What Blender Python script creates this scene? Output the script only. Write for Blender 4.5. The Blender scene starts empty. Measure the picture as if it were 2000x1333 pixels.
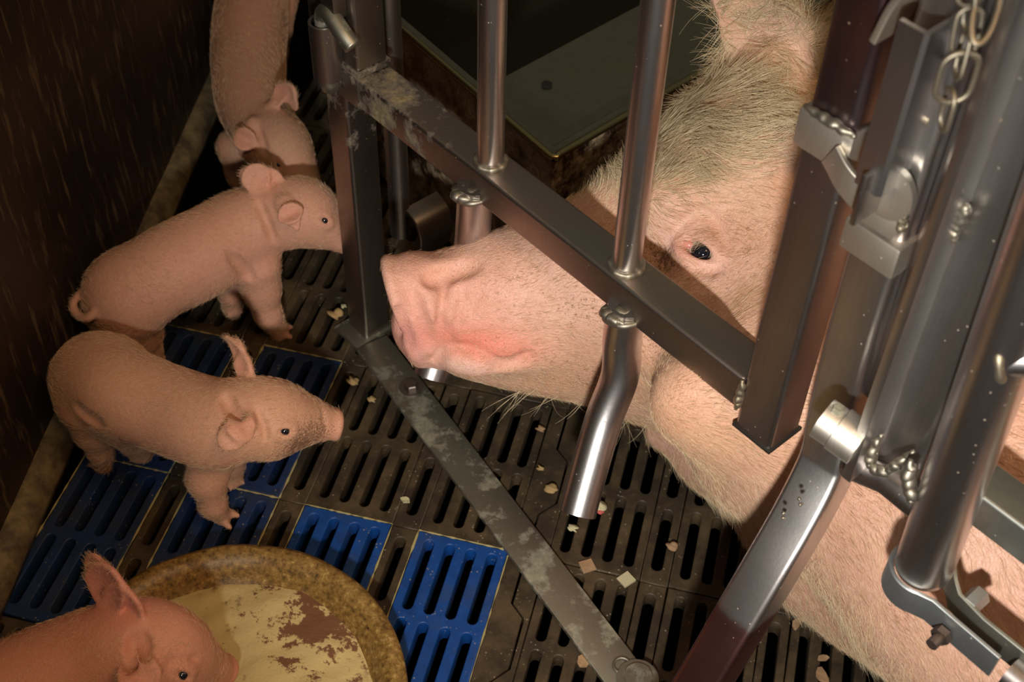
import bpy, bmesh, math, random
import numpy as np
from mathutils import Vector, Matrix, Quaternion

# ------------------------------------------------------------------ camera, world, lights, exposure
scn = bpy.context.scene
COL = scn.collection
H = 1.2
RC = np.array([[0.96877005, 0.24697047, 0.02214011], [0.19617419, -0.70876988, -0.67761415],
               [-0.15165844, 0.66079562, -0.73508426]])
FPX = 2559.18
cam_d = bpy.data.cameras.new('camera')
cam = bpy.data.objects.new('camera', cam_d)
COL.objects.link(cam)
cam_d.sensor_width = 36.0
cam_d.lens = FPX / 2000 * 36.0
cam_d.clip_start = 0.02
M = Matrix.Identity(4)
for r_ in range(3):
    M[r_][0] = RC[0][r_]
    M[r_][1] = -RC[1][r_]
    M[r_][2] = -RC[2][r_]
M[2][3] = H
cam.matrix_world = M
cam_d.dof.use_dof = True
cam_d.dof.focus_distance = 1.20
cam_d.dof.aperture_fstop = 9.0
scn.camera = cam

scn.view_settings.view_transform = 'Standard'
scn.view_settings.look = 'None'
scn.view_settings.gamma = 1.0
scn.view_settings.use_curve_mapping = False
scn.view_settings.exposure = 0.0

world = bpy.data.worlds.new('barn_air')
scn.world = world
world.use_nodes = True
wn = world.node_tree
wn.nodes.clear()
wo = wn.nodes.new('ShaderNodeOutputWorld')
wb = wn.nodes.new('ShaderNodeBackground')
tc = wn.nodes.new('ShaderNodeTexCoord')
sx = wn.nodes.new('ShaderNodeSeparateXYZ')
cr = wn.nodes.new('ShaderNodeValToRGB')
mr = wn.nodes.new('ShaderNodeMapRange')
mr.inputs['From Min'].default_value = -1
mr.inputs['From Max'].default_value = 1
wn.links.new(tc.outputs['Generated'], sx.inputs[0])
wn.links.new(sx.outputs['Z'], mr.inputs['Value'])
wn.links.new(mr.outputs[0], cr.inputs[0])
els = cr.color_ramp.elements
els[0].position = 0.0
els[0].color = (0.004, 0.003, 0.002, 1)
els[1].position = 1.0
els[1].color = (0.20, 0.19, 0.14, 1)
for p_, c_ in ((0.42, (0.03, 0.018, 0.013, 1)), (0.52, (0.10, 0.068, 0.055, 1)), (0.72, (0.13, 0.105, 0.085, 1)),
               (0.9, (0.17, 0.16, 0.12, 1))):
    e_ = els.new(p_)
    e_.color = c_
wn.links.new(cr.outputs[0], wb.inputs['Color'])
wb.inputs['Strength'].default_value = 0.72
wn.links.new(wb.outputs[0], wo.inputs[0])


def look_at(o, target):
    d = Vector(target) - o.location
    o.rotation_euler = d.to_track_quat('-Z', 'Y').to_euler()


# the photographer's flash, held under and a little left of the lens
fl_d = bpy.data.lights.new('flash_light', 'SPOT')
fl = bpy.data.objects.new('flash_light', fl_d)
COL.objects.link(fl)
fl.location = (0.02, -0.235, 0.98)
look_at(fl, (0.00, 0.86, 0.33))
fl_d.energy = 70.0
fl_d.color = (1.0, 0.96, 0.90)
fl_d.shadow_soft_size = 0.03
fl_d.spot_size = math.radians(60)
fl_d.spot_blend = 1.0
# warm barn lamp high over the pen
lp_d = bpy.data.lights.new('ceiling_lamp_light', 'AREA')
lp = bpy.data.objects.new('ceiling_lamp_light', lp_d)
COL.objects.link(lp)
lp.location = (0.75, 0.1, 2.3)
look_at(lp, (-0.2, 0.9, 0.1))
lp_d.shape = 'RECTANGLE'
lp_d.size = 1.2
lp_d.size_y = 0.3
lp_d.energy = 18.0
lp_d.color = (1.0, 0.60, 0.30)

rng = np.random.default_rng(7)
random.seed(7)

# ------------------------------------------------------------------ geometry helpers
CP = np.array([0, 0, H], float)
A0 = np.array([-.406, 1.018, 0.0])     # origin of the crate's side
U = np.array([.8218, -.5697, 0.0])     # along the crate
N = np.array([.5697, .8218, 0.0])      # into the crate
Z = np.array([0, 0, 1.0])


def ray(px, py):
    return RC.T @ np.array([px - 1000, py - 666.5, FPX]) / FPX


def P(px, py, z):
    d = ray(px, py)
    return CP + d * ((z - H) / d[2])


def PV(px, py, t):
    d = ray(px, py)
    return CP + d * (((A0 + N * t - CP) @ N) / (d @ N))


def W(s, t, z):
    return A0 + U * s + N * t + Z * z


def tag(o, label=None, cat=None, group=None, kind=None):
    if label: o['label'] = label
    if cat: o['category'] = cat
    if group: o['group'] = group
    if kind: o['kind'] = kind
    return o


def empty(name, loc, label=None, cat=None, group=None):
    o = bpy.data.objects.new(name, None)
    COL.objects.link(o)
    o.location = Vector(loc)
    o.empty_display_size = 0.02
    return tag(o, label, cat, group)


def link(name, me, mat=None, parent=None, smooth=True, origin=None):
    """world-space mesh -> object; child keeps its world position"""
    o = bpy.data.objects.new(name, me)
    COL.objects.link(o)
    if mat is not None and len(me.materials) == 0:
        me.materials.append(mat)
    if smooth:
        me.polygons.foreach_set('use_smooth', [True] * len(me.polygons))
    if parent is not None:
        o.parent = parent
        off = parent_world(parent)
        me.transform(Matrix.Translation(-off))
    elif origin is not None:
        me.transform(Matrix.Translation(-Vector(origin)))
        o.location = Vector(origin)
    return o


def parent_world(o):
    v = Vector((0, 0, 0))
    while o is not None:
        v += o.location
        o = o.parent
    return v


def bm_mesh(bm, name='m'):
    me = bpy.data.meshes.new(name)
    bm.normal_update()
    bm.to_mesh(me)
    bm.free()
    return me


def obj_bm(name, bm, mat, parent=None, smooth=False, origin=None, auto=None):
    me = bm_mesh(bm, name)
    o = link(name, me, mat, parent, smooth, origin)
    if auto:
        me.polygons.foreach_set('use_smooth', [True] * len(me.polygons))
        ed = np.zeros(len(me.edges), bool)
        b2 = bmesh.new()
        b2.from_mesh(me)
        for e in b2.edges:
            if len(e.link_faces) == 2 and e.calc_face_angle(0) > math.radians(auto):
                e.smooth = False
        b2.to_mesh(me)
        b2.free()
    return o


def box(bm, c, ax, ay, az, hx, hy, hz, bevel=0.0, seg=2):
    """oriented box, centre c, unit axes, half sizes"""
    c = np.array(c, float)
    vs = []
    for i in (-1, 1):
        for j in (-1, 1):
            for k in (-1, 1):
                vs.append(bm.verts.new(c + np.array(ax) * i * hx + np.array(ay) * j * hy + np.array(az) * k * hz))
    f = [(0, 1, 3, 2), (4, 6, 7, 5), (0, 4, 5, 1), (2, 3, 7, 6), (0, 2, 6, 4), (1, 5, 7, 3)]
    fs = [bm.faces.new([vs[i] for i in q]) for q in f]
    bmesh.ops.recalc_face_normals(bm, faces=fs)
    if bevel > 0:
        es = list({e for fc in fs for e in fc.edges})
        bmesh.ops.bevel(bm, geom=es, offset=bevel, segments=seg, affect='EDGES', profile=0.6)
    return bm


def frames(pts):
    pts = [np.array(p, float) for p in pts]
    n = len(pts)
    T = []
    for i in range(n):
        a = pts[max(0, i - 1)]
        b = pts[min(n - 1, i + 1)]
        t = b - a
        T.append(t / (np.linalg.norm(t) + 1e-12))
    ref = np.array([0, 0, 1.0]) if abs(T[0][2]) < 0.9 else np.array([1.0, 0, 0])
    x = np.cross(ref, T[0])
    x /= np.linalg.norm(x)
    out = []
    for i in range(n):
        x = x - T[i] * (x @ T[i])
        x /= np.linalg.norm(x)
        y = np.cross(T[i], x)
        out.append((pts[i], x.copy(), y, T[i]))
    return out


def sweep(bm, pts, prof, caps=True, closed=False, x0=None):
    """sweep profile [(a,b)] along pts. prof may be a function i -> list"""
    fr = frames(pts)
    if x0 is not None:
        fr2 = []
        for p, x, y, t in fr:
            xx = np.array(x0, float) - t * (np.array(x0) @ t)
            xx /= np.linalg.norm(xx)
            fr2.append((p, xx, np.cross(t, xx), t))
        fr = fr2
    rings = []
    for i, (p, x, y, t) in enumerate(fr):
        pr = prof(i) if callable(prof) else prof
        rings.append([bm.verts.new(p + x * a + y * b) for a, b in pr])
    m = len(rings[0])
    rng_ = range(len(rings) if closed else len(rings) - 1)
    for i in rng_:
        r0, r1 = rings[i], rings[(i + 1) % len(rings)]
        for j in range(m):
            bm.faces.new((r0[j], r0[(j + 1) % m], r1[(j + 1) % m], r1[j]))
    if caps and not closed:
        bm.faces.new(rings[0][::-1])
        bm.faces.new(rings[-1])
    return bm


def circ(r, n=24):
    return [(r * math.cos(2 * math.pi * i / n), r * math.sin(2 * math.pi * i / n)) for i in range(n)]


def rrect(w, h, r, n=4):
    out = []
    for cx, cy, a0 in ((w / 2 - r, h / 2 - r, 0), (-w / 2 + r, h / 2 - r, 90), (-w / 2 + r, -h / 2 + r, 180), (w / 2 - r, -h / 2 + r, 270)):
        for i in range(n + 1):
            a = math.radians(a0 + 90 * i / n)
            out.append((cx + r * math.cos(a), cy + r * math.sin(a)))
    return out


def tube_open(bm, pts, r, wall=0.002, n=28):
    """hollow round tube with open ends"""
    fr = frames(pts)
    ro, ri = [], []
    for p, x, y, t in fr:
        ro.append([bm.verts.new(p + x * a + y * b) for a, b in circ(r, n)])
        ri.append([bm.verts.new(p + x * a + y * b) for a, b in circ(r - wall, n)])
    for i in range(len(ro) - 1):
        for j in range(n):
            k = (j + 1) % n
            bm.faces.new((ro[i][j], ro[i][k], ro[i + 1][k], ro[i + 1][j]))
            bm.faces.new((ri[i][j], ri[i + 1][j], ri[i + 1][k], ri[i][k]))
    for e, flip in ((0, 1), (-1, 0)):
        for j in range(n):
            k = (j + 1) % n
            q = (ro[e][j], ri[e][j], ri[e][k], ro[e][k])
            bm.faces.new(q if flip else q[::-1])
    return bm


def bez(pts, n=10):
    """Catmull-Rom through pts"""
    pts = [np.array(p, float) for p in pts]
    q = [2 * pts[0] - pts[1]] + pts + [2 * pts[-1] - pts[-2]]
    out = []
    for i in range(1, len(q) - 2):
        for k in range(n):
            t = k / n
            a, b, c, d = q[i - 1], q[i], q[i + 1], q[i + 2]
            out.append(0.5 * ((2 * b) + (-a + c) * t + (2 * a - 5 * b + 4 * c - d) * t * t + (-a + 3 * b - 3 * c + d) * t ** 3))
    out.append(pts[-1])
    return out


def lumpy(bm, c, r, scale=(1, 1, 1), ax=None, seed=0, amp=0.25, sub=3):
    """small irregular blob (weld spatter, crumb)"""
    rg = np.random.default_rng(seed)
    ret = bmesh.ops.create_icosphere(bm, subdivisions=sub, radius=1.0)
    ph = rg.uniform(0, 6.28, (5, 3))
    fr = rg.uniform(1.5, 5, (5, 3))
    ax = np.eye(3) if ax is None else np.array(ax)
    for v in ret['verts']:
        p = np.array(v.co)
        k = 1 + amp * sum(math.sin(fr[i] @ p + ph[i][0]) for i in range(5)) / 3
        q = p * k * r * np.array(scale)
        v.co = Vector(np.array(c) + ax.T @ q)
    return bm


def bolt_head(bm, c, axis, r=0.008, h=0.005, washer=True):
    axis = np.array(axis, float)
    axis /= np.linalg.norm(axis)
    c = np.array(c, float)
    if washer:
        sweep(bm, [c, c + axis * 0.0015], circ(r * 1.7, 24))
    b = c + axis * (0.0015 if washer else 0)
    sweep(bm, [b, b + axis * h * .8, b + axis * h], lambda i: circ(r * (1, 1, .86)[i], 6))
    return bm


def weldline(bm, pts, r, seed=0, n=5):
    """an uneven weld bead along a line"""
    rg = np.random.default_rng(seed)
    q = bez(pts, n * 3)
    ph = rg.uniform(0, 6.28, 4)
    q = [p + np.array([math.sin(i * .7 + ph[0]), math.sin(i * .9 + ph[1]), math.sin(i * .8 + ph[2])]) * r * .12 for i, p in enumerate(q)]
    m_ = len(q) - 1

    def pr(i):
        e = min(1.0, .35 + 3.0 * min(i, m_ - i) / m_)
        k = r * e * (1 + .07 * math.sin(i * 1.1 + ph[3]) + .10 * math.sin(i * .37 + ph[0]))
        return [(k * math.cos(a) * (1 + .15 * math.sin(3 * a + i * .3)), k * math.sin(a)) for a in np.linspace(0, 2 * math.pi, 13)[:-1]]
    sweep(bm, q, pr)
    return bm


# ------------------------------------------------------------------ materials
def newmat(name):
    m = bpy.data.materials.new(name)
    m.use_nodes = True
    nt = m.node_tree
    b = nt.nodes['Principled BSDF']
    return m, nt, b


def nd(nt, t, **kw):
    n = nt.nodes.new(t)
    for k, v in kw.items():
        if k in n.inputs:
            n.inputs[k].default_value = v
        else:
            setattr(n, k, v)
    return n


def ramp(nt, src, stops):
    r = nt.nodes.new('ShaderNodeValToRGB')
    el = r.color_ramp.elements
    el[0].position, el[0].color = stops[0][0], tuple(stops[0][1]) + (1,)
    el[1].position, el[1].color = stops[-1][0], tuple(stops[-1][1]) + (1,)
    for p, c in stops[1:-1]:
        e = el.new(p)
        e.color = tuple(c) + (1,)
    nt.links.new(src, r.inputs[0])
    return r.outputs[0]


def noise(nt, scale, detail=4, rough=0.6, vec=None, stretch=None):
    n = nt.nodes.new('ShaderNodeTexNoise')
    n.inputs['Scale'].default_value = scale
    n.inputs['Detail'].default_value = detail
    n.inputs['Roughness'].default_value = rough
    if vec is None:
        tcn = nt.nodes.new('ShaderNodeNewGeometry')
        vec = tcn.outputs['Position']
    if stretch is not None:
        mp = nt.nodes.new('ShaderNodeMapping')
        mp.inputs['Scale'].default_value = stretch
        nt.links.new(vec, mp.inputs[0])
        vec = mp.outputs[0]
    nt.links.new(vec, n.inputs['Vector'])
    return n.outputs['Fac']


def mixc(nt, fac, a, b, mode='MIX'):
    m = nt.nodes.new('ShaderNodeMix')
    m.data_type = 'RGBA'
    m.blend_type = mode
    for s, v in ((0, fac), (6, a), (7, b)):
        if hasattr(v, 'is_linked') or hasattr(v, 'links'):
            nt.links.new(v, m.inputs[s])
        else:
            m.inputs[s].default_value = v if s == 0 else tuple(v) + (1,)
    return m.outputs[2]


def mixf(nt, fac, a, b):
    m = nt.nodes.new('ShaderNodeMix')
    m.data_type = 'FLOAT'
    for s, v in ((0, fac), (2, a), (3, b)):
        if hasattr(v, 'links'):
            nt.links.new(v, m.inputs[s])
        else:
            m.inputs[s].default_value = v
    return m.outputs[0]


def bump(nt, b, h, strength=0.3, dist=0.002, prev=None):
    n = nt.nodes.new('ShaderNodeBump')
    n.inputs['Strength'].default_value = strength
    n.inputs['Distance'].default_value = dist
    nt.links.new(h, n.inputs['Height'])
    if prev is not None:
        nt.links.new(prev, n.inputs['Normal'])
    nt.links.new(n.outputs[0], b.inputs['Normal'])
    return n.outputs[0]


def steel(name, base=(.40, .37, .345), rough=(.26, .45), dirt=0.0, dirt_col=(.20, .14, .075), speck=0.5, tint=(.30, .17, .15), tintamt=.35, brush=(40, 40, 3), near=None, low=None):
    m, nt, b = newmat(name)
    b.inputs['Metallic'].default_value = 1.0
    nb = noise(nt, 12, 3, .6, stretch=brush)
    n1 = noise(nt, 9, 4, .6)
    c = mixc(nt, ramp(nt, n1, [(.42, (0, 0, 0)), (.68, (tintamt,) * 3)]), base, tint)
    c = mixc(nt, ramp(nt, nb, [(.3, (0, 0, 0)), (.75, (.35,) * 3)]), c, tuple(x * .62 for x in base))
    if low is not None:
        gl = nt.nodes.new('ShaderNodeNewGeometry')
        sl_ = nt.nodes.new('ShaderNodeSeparateXYZ')
        nt.links.new(gl.outputs['Position'], sl_.inputs[0])
        ml = nt.nodes.new('ShaderNodeMath')
        ml.operation = 'MULTIPLY_ADD'
        nt.links.new(n1, ml.inputs[0])
        ml.inputs[1].default_value = .03
        nt.links.new(sl_.outputs['Z'], ml.inputs[2])
        c = mixc(nt, ramp(nt, ml.outputs[0], [(low[0], (1, 1, 1)), (low[0] + .006, (0, 0, 0))]), c, low[1])
    # dirt film and specks, dull and not metallic
    nd1 = noise(nt, 26, 6, .72)
    lo = .80 - dirt * .45
    if near is not None:
        gp = nt.nodes.new('ShaderNodeNewGeometry')
        dn_ = nt.nodes.new('ShaderNodeVectorMath')
        dn_.operation = 'DISTANCE'
        nt.links.new(gp.outputs['Position'], dn_.inputs[0])
        dn_.inputs[1].default_value = tuple(near[0])
        fall = ramp(nt, dn_.outputs['Value'], [(0, (near[2],) * 3), (near[1], (0, 0, 0))])
        ad_ = nt.nodes.new('ShaderNodeMath')
        ad_.operation = 'ADD'
        nt.links.new(fall, ad_.inputs[0])
        nt.links.new(nd1, ad_.inputs[1])
        nd1 = ad_.outputs[0]
    film = ramp(nt, nd1, [(lo, (0, 0, 0)), (min(lo + .16, 1), (1, 1, 1))])
    v = nt.nodes.new('ShaderNodeTexVoronoi')
    v.inputs['Scale'].default_value = 150
    g = nt.nodes.new('ShaderNodeNewGeometry')
    nt.links.new(g.outputs['Position'], v.inputs['Vector'])
    sp = ramp(nt, v.outputs['Distance'], [(.0, (1, 1, 1)), (.07, (1, 1, 1)), (.11, (0, 0, 0))])
    gate = ramp(nt, noise(nt, 60, 1, .5), [(.64 - speck * .10, (0, 0, 0)), (.66 - speck * .10, (.8, .8, .8))])
    spk = nt.nodes.new('ShaderNodeMath')
    spk.operation = 'MULTIPLY'
    nt.links.new(sp, spk.inputs[0])
    nt.links.new(gate, spk.inputs[1])
    mx = nt.nodes.new('ShaderNodeMath')
    mx.operation = 'MAXIMUM'
    nt.links.new(spk.outputs[0], mx.inputs[0])
    nt.links.new(film, mx.inputs[1])
    dc = mixc(nt, ramp(nt, noise(nt, 200, 2), [(.35, (0, 0, 0)), (.7, (1, 1, 1))]), dirt_col, tuple(min(1, x * 2.1) for x in dirt_col))
    c = mixc(nt, mx.outputs[0], c, dc)
    nt.links.new(c, b.inputs['Base Color'])
    nt.links.new(mixf(nt, mx.outputs[0], 1.0, 0.0), b.inputs['Metallic'])
    rr = mixf(nt, n1, rough[0], rough[1])
    nt.links.new(mixf(nt, mx.outputs[0], rr, .8), b.inputs['Roughness'])
    h = mixf(nt, .5, nb, noise(nt, 300, 2))
    bump(nt, b, h, .10, .0006)
    return m


M_STEEL = steel('stainless_steel', base=(.43, .39, .37), rough=(.30, .44), dirt=.06)
M_STEEL_R = steel('stainless_round', base=(.66, .64, .63), rough=(.27, .38), dirt=.03, speck=.7)
M_DARK = steel('dull_steel', base=(.30, .27, .24), rough=(.34, .5), dirt=.28)
M_STEEL_B = steel('bright_stainless_steel', base=(.66, .64, .62), rough=(.28, .42), dirt=.05)
M_RAIL = steel('rail_steel', base=(.31, .28, .245), rough=(.34, .48), dirt=.24, dirt_col=(.16, .125, .065), near=((-.375, .995, .395), .17, .34))
M_FILTHY = steel('caked_steel', base=(.34, .32, .28), rough=(.36, .55), dirt=.72, dirt_col=(.17, .13, .07), speck=1)
M_STRIP = steel('flat_bar_steel', base=(.46, .45, .37), rough=(.42, .55), dirt=.62, dirt_col=(.17, .155, .10), tint=(.3, .26, .18), tintamt=.25)
M_GALV = steel('galvanised_steel', base=(.52, .56, .57), rough=(.42, .6), dirt=.12, dirt_col=(.3, .3, .22), tint=(.33, .40, .44), tintamt=.6, brush=(9, 9, 9))
M_GALVD = steel('weathered_galvanised', base=(.42, .44, .40), rough=(.4, .55), dirt=.42, dirt_col=(.20, .19, .12), tint=(.2, .2, .2), tintamt=.5, brush=(9, 9, 9))
M_WELD = steel('weld_metal', base=(.34, .31, .25), rough=(.45, .62), dirt=.0, speck=0, tint=(.5, .38, .2), tintamt=.5, brush=(30, 30, 30))
M_STRAP = steel('bright_strap', base=(.85, .80, .70), rough=(.42, .55), dirt=.04, tint=(.5, .34, .2), tintamt=.5)
M_RUST = steel('rusty_bolt', base=(.16, .13, .11), rough=(.5, .7), dirt=.35, dirt_col=(.10, .06, .035))
M_TROUGH = steel('trough_steel', base=(.27, .27, .20), rough=(.36, .5), dirt=.12, dirt_col=(.10, .09, .045), tint=(.2, .2, .1), tintamt=.3, brush=(6, 6, 6))


def plain(name, col, rough=.5, metal=0.0, spec=.5):
    m, nt, b = newmat(name)
    b.inputs['Base Color'].default_value = tuple(col) + (1,)
    b.inputs['Roughness'].default_value = rough
    b.inputs['Metallic'].default_value = metal
    b.inputs['Specular IOR Level'].default_value = spec
    return m


def slat_mat(name, base, dirt, amount, rough=.42):
    m, nt, b = newmat(name)
    n1 = noise(nt, 16, 6, .7)
    n2 = noise(nt, 240, 3, .7)
    c = mixc(nt, ramp(nt, noise(nt, 60, 4, .7), [(.3, (0, 0, 0)), (.75, (1, 1, 1))]), base, tuple(x * .6 for x in base))
    k = ramp(nt, n1, [(.62 - amount * .3, (0, 0, 0)), (.86 - amount * .3, (.8,) * 3)])
    c = mixc(nt, k, c, dirt)
    v = nt.nodes.new('ShaderNodeTexVoronoi')
    v.inputs['Scale'].default_value = 170
    g = nt.nodes.new('ShaderNodeNewGeometry')
    nt.links.new(g.outputs['Position'], v.inputs['Vector'])
    sp = ramp(nt, v.outputs['Distance'], [(0, (1, 1, 1)), (.12, (.9,) * 3), (.2, (0, 0, 0))])
    gt = ramp(nt, noise(nt, 34, 3, .7), [(.5, (0, 0, 0)), (.6, (.75,) * 3)])
    mm = nt.nodes.new('ShaderNodeMath')
    mm.operation = 'MULTIPLY'
    nt.links.new(sp, mm.inputs[0])
    nt.links.new(gt, mm.inputs[1])
    c = mixc(nt, mm.outputs[0], c, (.34, .30, .20))
    nt.links.new(c, b.inputs['Base Color'])
    nt.links.new(mixf(nt, n1, rough, rough + .25), b.inputs['Roughness'])
    bump(nt, b, mixf(nt, .5, n2, n1), .35, .0015)
    return m


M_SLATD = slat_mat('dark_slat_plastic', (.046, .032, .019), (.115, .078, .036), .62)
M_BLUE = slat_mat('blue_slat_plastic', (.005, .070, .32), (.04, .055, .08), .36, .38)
M_BLUE_SHADED = slat_mat('shaded_grimy_blue_slat_plastic', (.008, .035, .13), (.03, .034, .036), .55, .45)  # grime, plus the weaker light on the left put into a darker blue
M_GROUT = plain('dried_feed_line', (.42, .36, .16), .9)
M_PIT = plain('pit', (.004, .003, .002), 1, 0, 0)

# wall panel: dark brown plastic with splashes running down
m, nt, b = newmat('dark_brown_panel')
n1 = noise(nt, 3.5, 5, .6)
c = mixc(nt, ramp(nt, n1, [(.35, (0, 0, 0)), (.7, (1, 1, 1))]), (.014, .009, .006), (.042, .024, .016))
st = noise(nt, 26, 5, .62, stretch=(3.2, 3.2, .5))
st2 = noise(nt, 60, 4, .6, stretch=(3, 3, .45))
c = mixc(nt, ramp(nt, st, [(.55, (0, 0, 0)), (.68, (.6,) * 3)]), c, (.19, .13, .07))
c = mixc(nt, ramp(nt, st2, [(.66, (0, 0, 0)), (.74, (.5,) * 3)]), c, (.22, .17, .10))
nt.links.new(c, b.inputs['Base Color'])
nt.links.new(mixf(nt, st, .32, .7), b.inputs['Roughness'])
bump(nt, b, st, .15, .001)
M_WALL = m

# ledge
m, nt, b = newmat('grimy_ledge')
n1 = noise(nt, 30, 6, .7)
c = mixc(nt, ramp(nt, n1, [(.38, (0, 0, 0)), (.66, (1, 1, 1))]), (.09, .065, .04), (.30, .23, .11))
nt.links.new(c, b.inputs['Base Color'])
b.inputs['Roughness'].default_value = .5
bump(nt, b, n1, .4, .002)
M_LEDGE = m

# bowl
m, nt, b = newmat('speckled_bowl')
n1 = noise(nt, 150, 5, .75)
c = ramp(nt, n1, [(.30, (.035, .020, .008)), (.45, (.20, .115, .03)), (.58, (.33, .20, .055)), (.72, (.62, .45, .17))])
nt.links.new(c, b.inputs['Base Color'])
b.inputs['Roughness'].default_value = .42
bump(nt, b, n1, .3, .001)
M_BOWL = m
# powder
m, nt, b = newmat('dry_feed_powder')
n1 = noise(nt, 45, 7, .72)
n2 = noise(nt, 17, 5, .7)
c = mixc(nt, ramp(nt, n1, [(.36, (1, 1, 1)), (.44, (0, 0, 0))]), (.68, .55, .25), (.26, .17, .085))
g = nt.nodes.new('ShaderNodeVectorMath')
g.operation = 'DISTANCE'
gg = nt.nodes.new('ShaderNodeNewGeometry')
nt.links.new(gg.outputs['Position'], g.inputs[0])
g.inputs[1].default_value = (-0.335, 0.625, 0.035)
ds = nt.nodes.new('ShaderNodeMath')
ds.operation = 'MULTIPLY_ADD'
nt.links.new(n1, ds.inputs[0])
ds.inputs[1].default_value = .34
nt.links.new(g.outputs['Value'], ds.inputs[2])
c = mixc(nt, ramp(nt, ds.outputs[0], [(.200, (1, 1, 1)), (.212, (0, 0, 0))]), c, (.21, .095, .045))
nt.links.new(c, b.inputs['Base Color'])
b.inputs['Roughness'].default_value = .95
bump(nt, b, n1, .7, .004)
M_FEED = m
M_CRUMB = slat_mat('crumb', (.50, .33, .14), (.6, .5, .3), .5, .8)
M_PALE = plain('pale_chip', (.55, .50, .30), .7)
M_TAN = slat_mat('tan_shaving', (.42, .25, .13), (.5, .35, .2), .4, .8)


def skin_mat(name, fine=1.0):
    m, nt, b = newmat(name)
    at = nt.nodes.new('ShaderNodeAttribute')
    at.attribute_name = 'tint'
    n1 = noise(nt, 22, 5, .6)
    n2 = noise(nt, 260 * fine, 4, .7)
    c = mixc(nt, ramp(nt, n1, [(.3, (0, 0, 0)), (.7, (.42,) * 3)]), at.outputs['Color'], (.60, .28, .19))
    c = mixc(nt, ramp(nt, noise(nt, 120 * fine, 4, .7), [(.42, (0, 0, 0)), (.75, (.45,) * 3)]), c, (.52, .27, .15))
    ad = nt.nodes.new('ShaderNodeAttribute')
    ad.attribute_name = 'dirt'
    nd_ = noise(nt, 330 * fine, 4, .75)
    dm = nt.nodes.new('ShaderNodeMath')
    dm.operation = 'MULTIPLY_ADD'
    nt.links.new(ad.outputs['Fac'], dm.inputs[0])
    dm.inputs[1].default_value = .33
    nt.links.new(nd_, dm.inputs[2])
    c = mixc(nt, ramp(nt, dm.outputs[0], [(.70, (0, 0, 0)), (.82, (.8,) * 3)]), c, (.13, .065, .03))
    nt.links.new(c, b.inputs['Base Color'])
    b.inputs['Roughness'].default_value = .48
    b.inputs['Specular IOR Level'].default_value = .35
    b.inputs['Subsurface Weight'].default_value = .22
    b.inputs['Subsurface Radius'].default_value = (.9, .35, .2)
    b.inputs['Subsurface Scale'].default_value = .006
    wr = noise(nt, 85 * fine, 5, .65, stretch=(1.3, .6, 1.5))
    v = nt.nodes.new('ShaderNodeTexVoronoi')
    v.feature = 'DISTANCE_TO_EDGE'
    v.inputs['Scale'].default_value = 260 * fine
    g = nt.nodes.new('ShaderNodeNewGeometry')
    nt.links.new(g.outputs['Position'], v.inputs['Vector'])
    ve = ramp(nt, v.outputs['Distance'], [(0, (0, 0, 0)), (.18, (1, 1, 1))])
    h = mixf(nt, .14, mixf(nt, .6, n2, wr), ve)
    bump(nt, b, h, .60, .0026 / fine)
    return m


M_SKIN = skin_mat('sow_skin')
M_SKINP = skin_mat('piglet_skin', 1.6)


def hair_mat(name, col, var=(.5, .35, .18)):
    m, nt, b = newmat(name)
    hi = nt.nodes.new('ShaderNodeHairInfo')
    c = mixc(nt, hi.outputs['Random'], col, var)
    nt.links.new(c, b.inputs['Base Color'])
    b.inputs['Roughness'].default_value = .45
    b.inputs['Specular IOR Level'].default_value = .4
    return m


M_HAIR = hair_mat('blond_bristle', (.78, .66, .44), (.46, .36, .22))
M_HAIRS = hair_mat('short_bristle', (.80, .60, .38), (.40, .23, .12))
M_FUZZ = hair_mat('piglet_fuzz', (.80, .58, .38), (.62, .38, .22))
M_LASH = hair_mat('lash_hair', (.75, .60, .38), (.3, .2, .1))
M_EYE = plain('eye_dark', (.006, .007, .012), .04, 0, .8)
M_IRIS = plain('eye_iris', (.10, .085, .07), .1)
M_SCLERA = plain('eye_white', (.72, .60, .55), .15)
M_HOOF = plain('hoof_horn', (.42, .20, .10), .5)
M_PINKWET = plain('eye_corner', (.62, .24, .20), .25)


# ------------------------------------------------------------------ the floor
TW, RW = 0.1325, 0.2124         # column pitch, row pitch
SL = 0.0445                     # half slot length


def slot_poly(cx, cy, hw, hl, n=6):
    out = []
    for k in range(n + 1):
        a = math.pi * k / n
        out.append((cx + hw * math.cos(a), cy + hl - hw + hw * math.sin(a)))
    for k in range(n + 1):
        a = math.pi + math.pi * k / n
        out.append((cx + hw * math.cos(a), cy - hl + hw + hw * math.sin(a)))
    return out


def plate(outline, holes, z0, z1, bevel=0.0012):
    cu = bpy.data.curves.new('tmp', 'CURVE')
    cu.dimensions = '2D'
    cu.fill_mode = 'BOTH'
    cu.extrude = (z1 - z0) / 2 - bevel
    cu.bevel_depth = bevel
    cu.bevel_resolution = 1
    cu.offset = -bevel
    for poly in [outline] + holes:
        sp = cu.splines.new('POLY')
        sp.points.add(len(poly) - 1)
        sp.points.foreach_set('co', [v for (x, y) in poly for v in (x, y, 0, 1)])
        sp.use_cyclic_u = True
    o = bpy.data.objects.new('tmp', cu)
    COL.objects.link(o)
    dg = bpy.context.evaluated_depsgraph_get()
    me = bpy.data.meshes.new_from_object(o.evaluated_get(dg))
    bpy.data.objects.remove(o)
    bpy.data.curves.remove(cu)
    me.transform(Matrix.Translation((0, 0, (z0 + z1) / 2)))
    return me


def rect(x0, y0, x1, y1):
    return [(x0, y0), (x1, y0), (x1, y1), (x0, y1)]


TH = 0.022
PIT_SL = .0235


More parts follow.
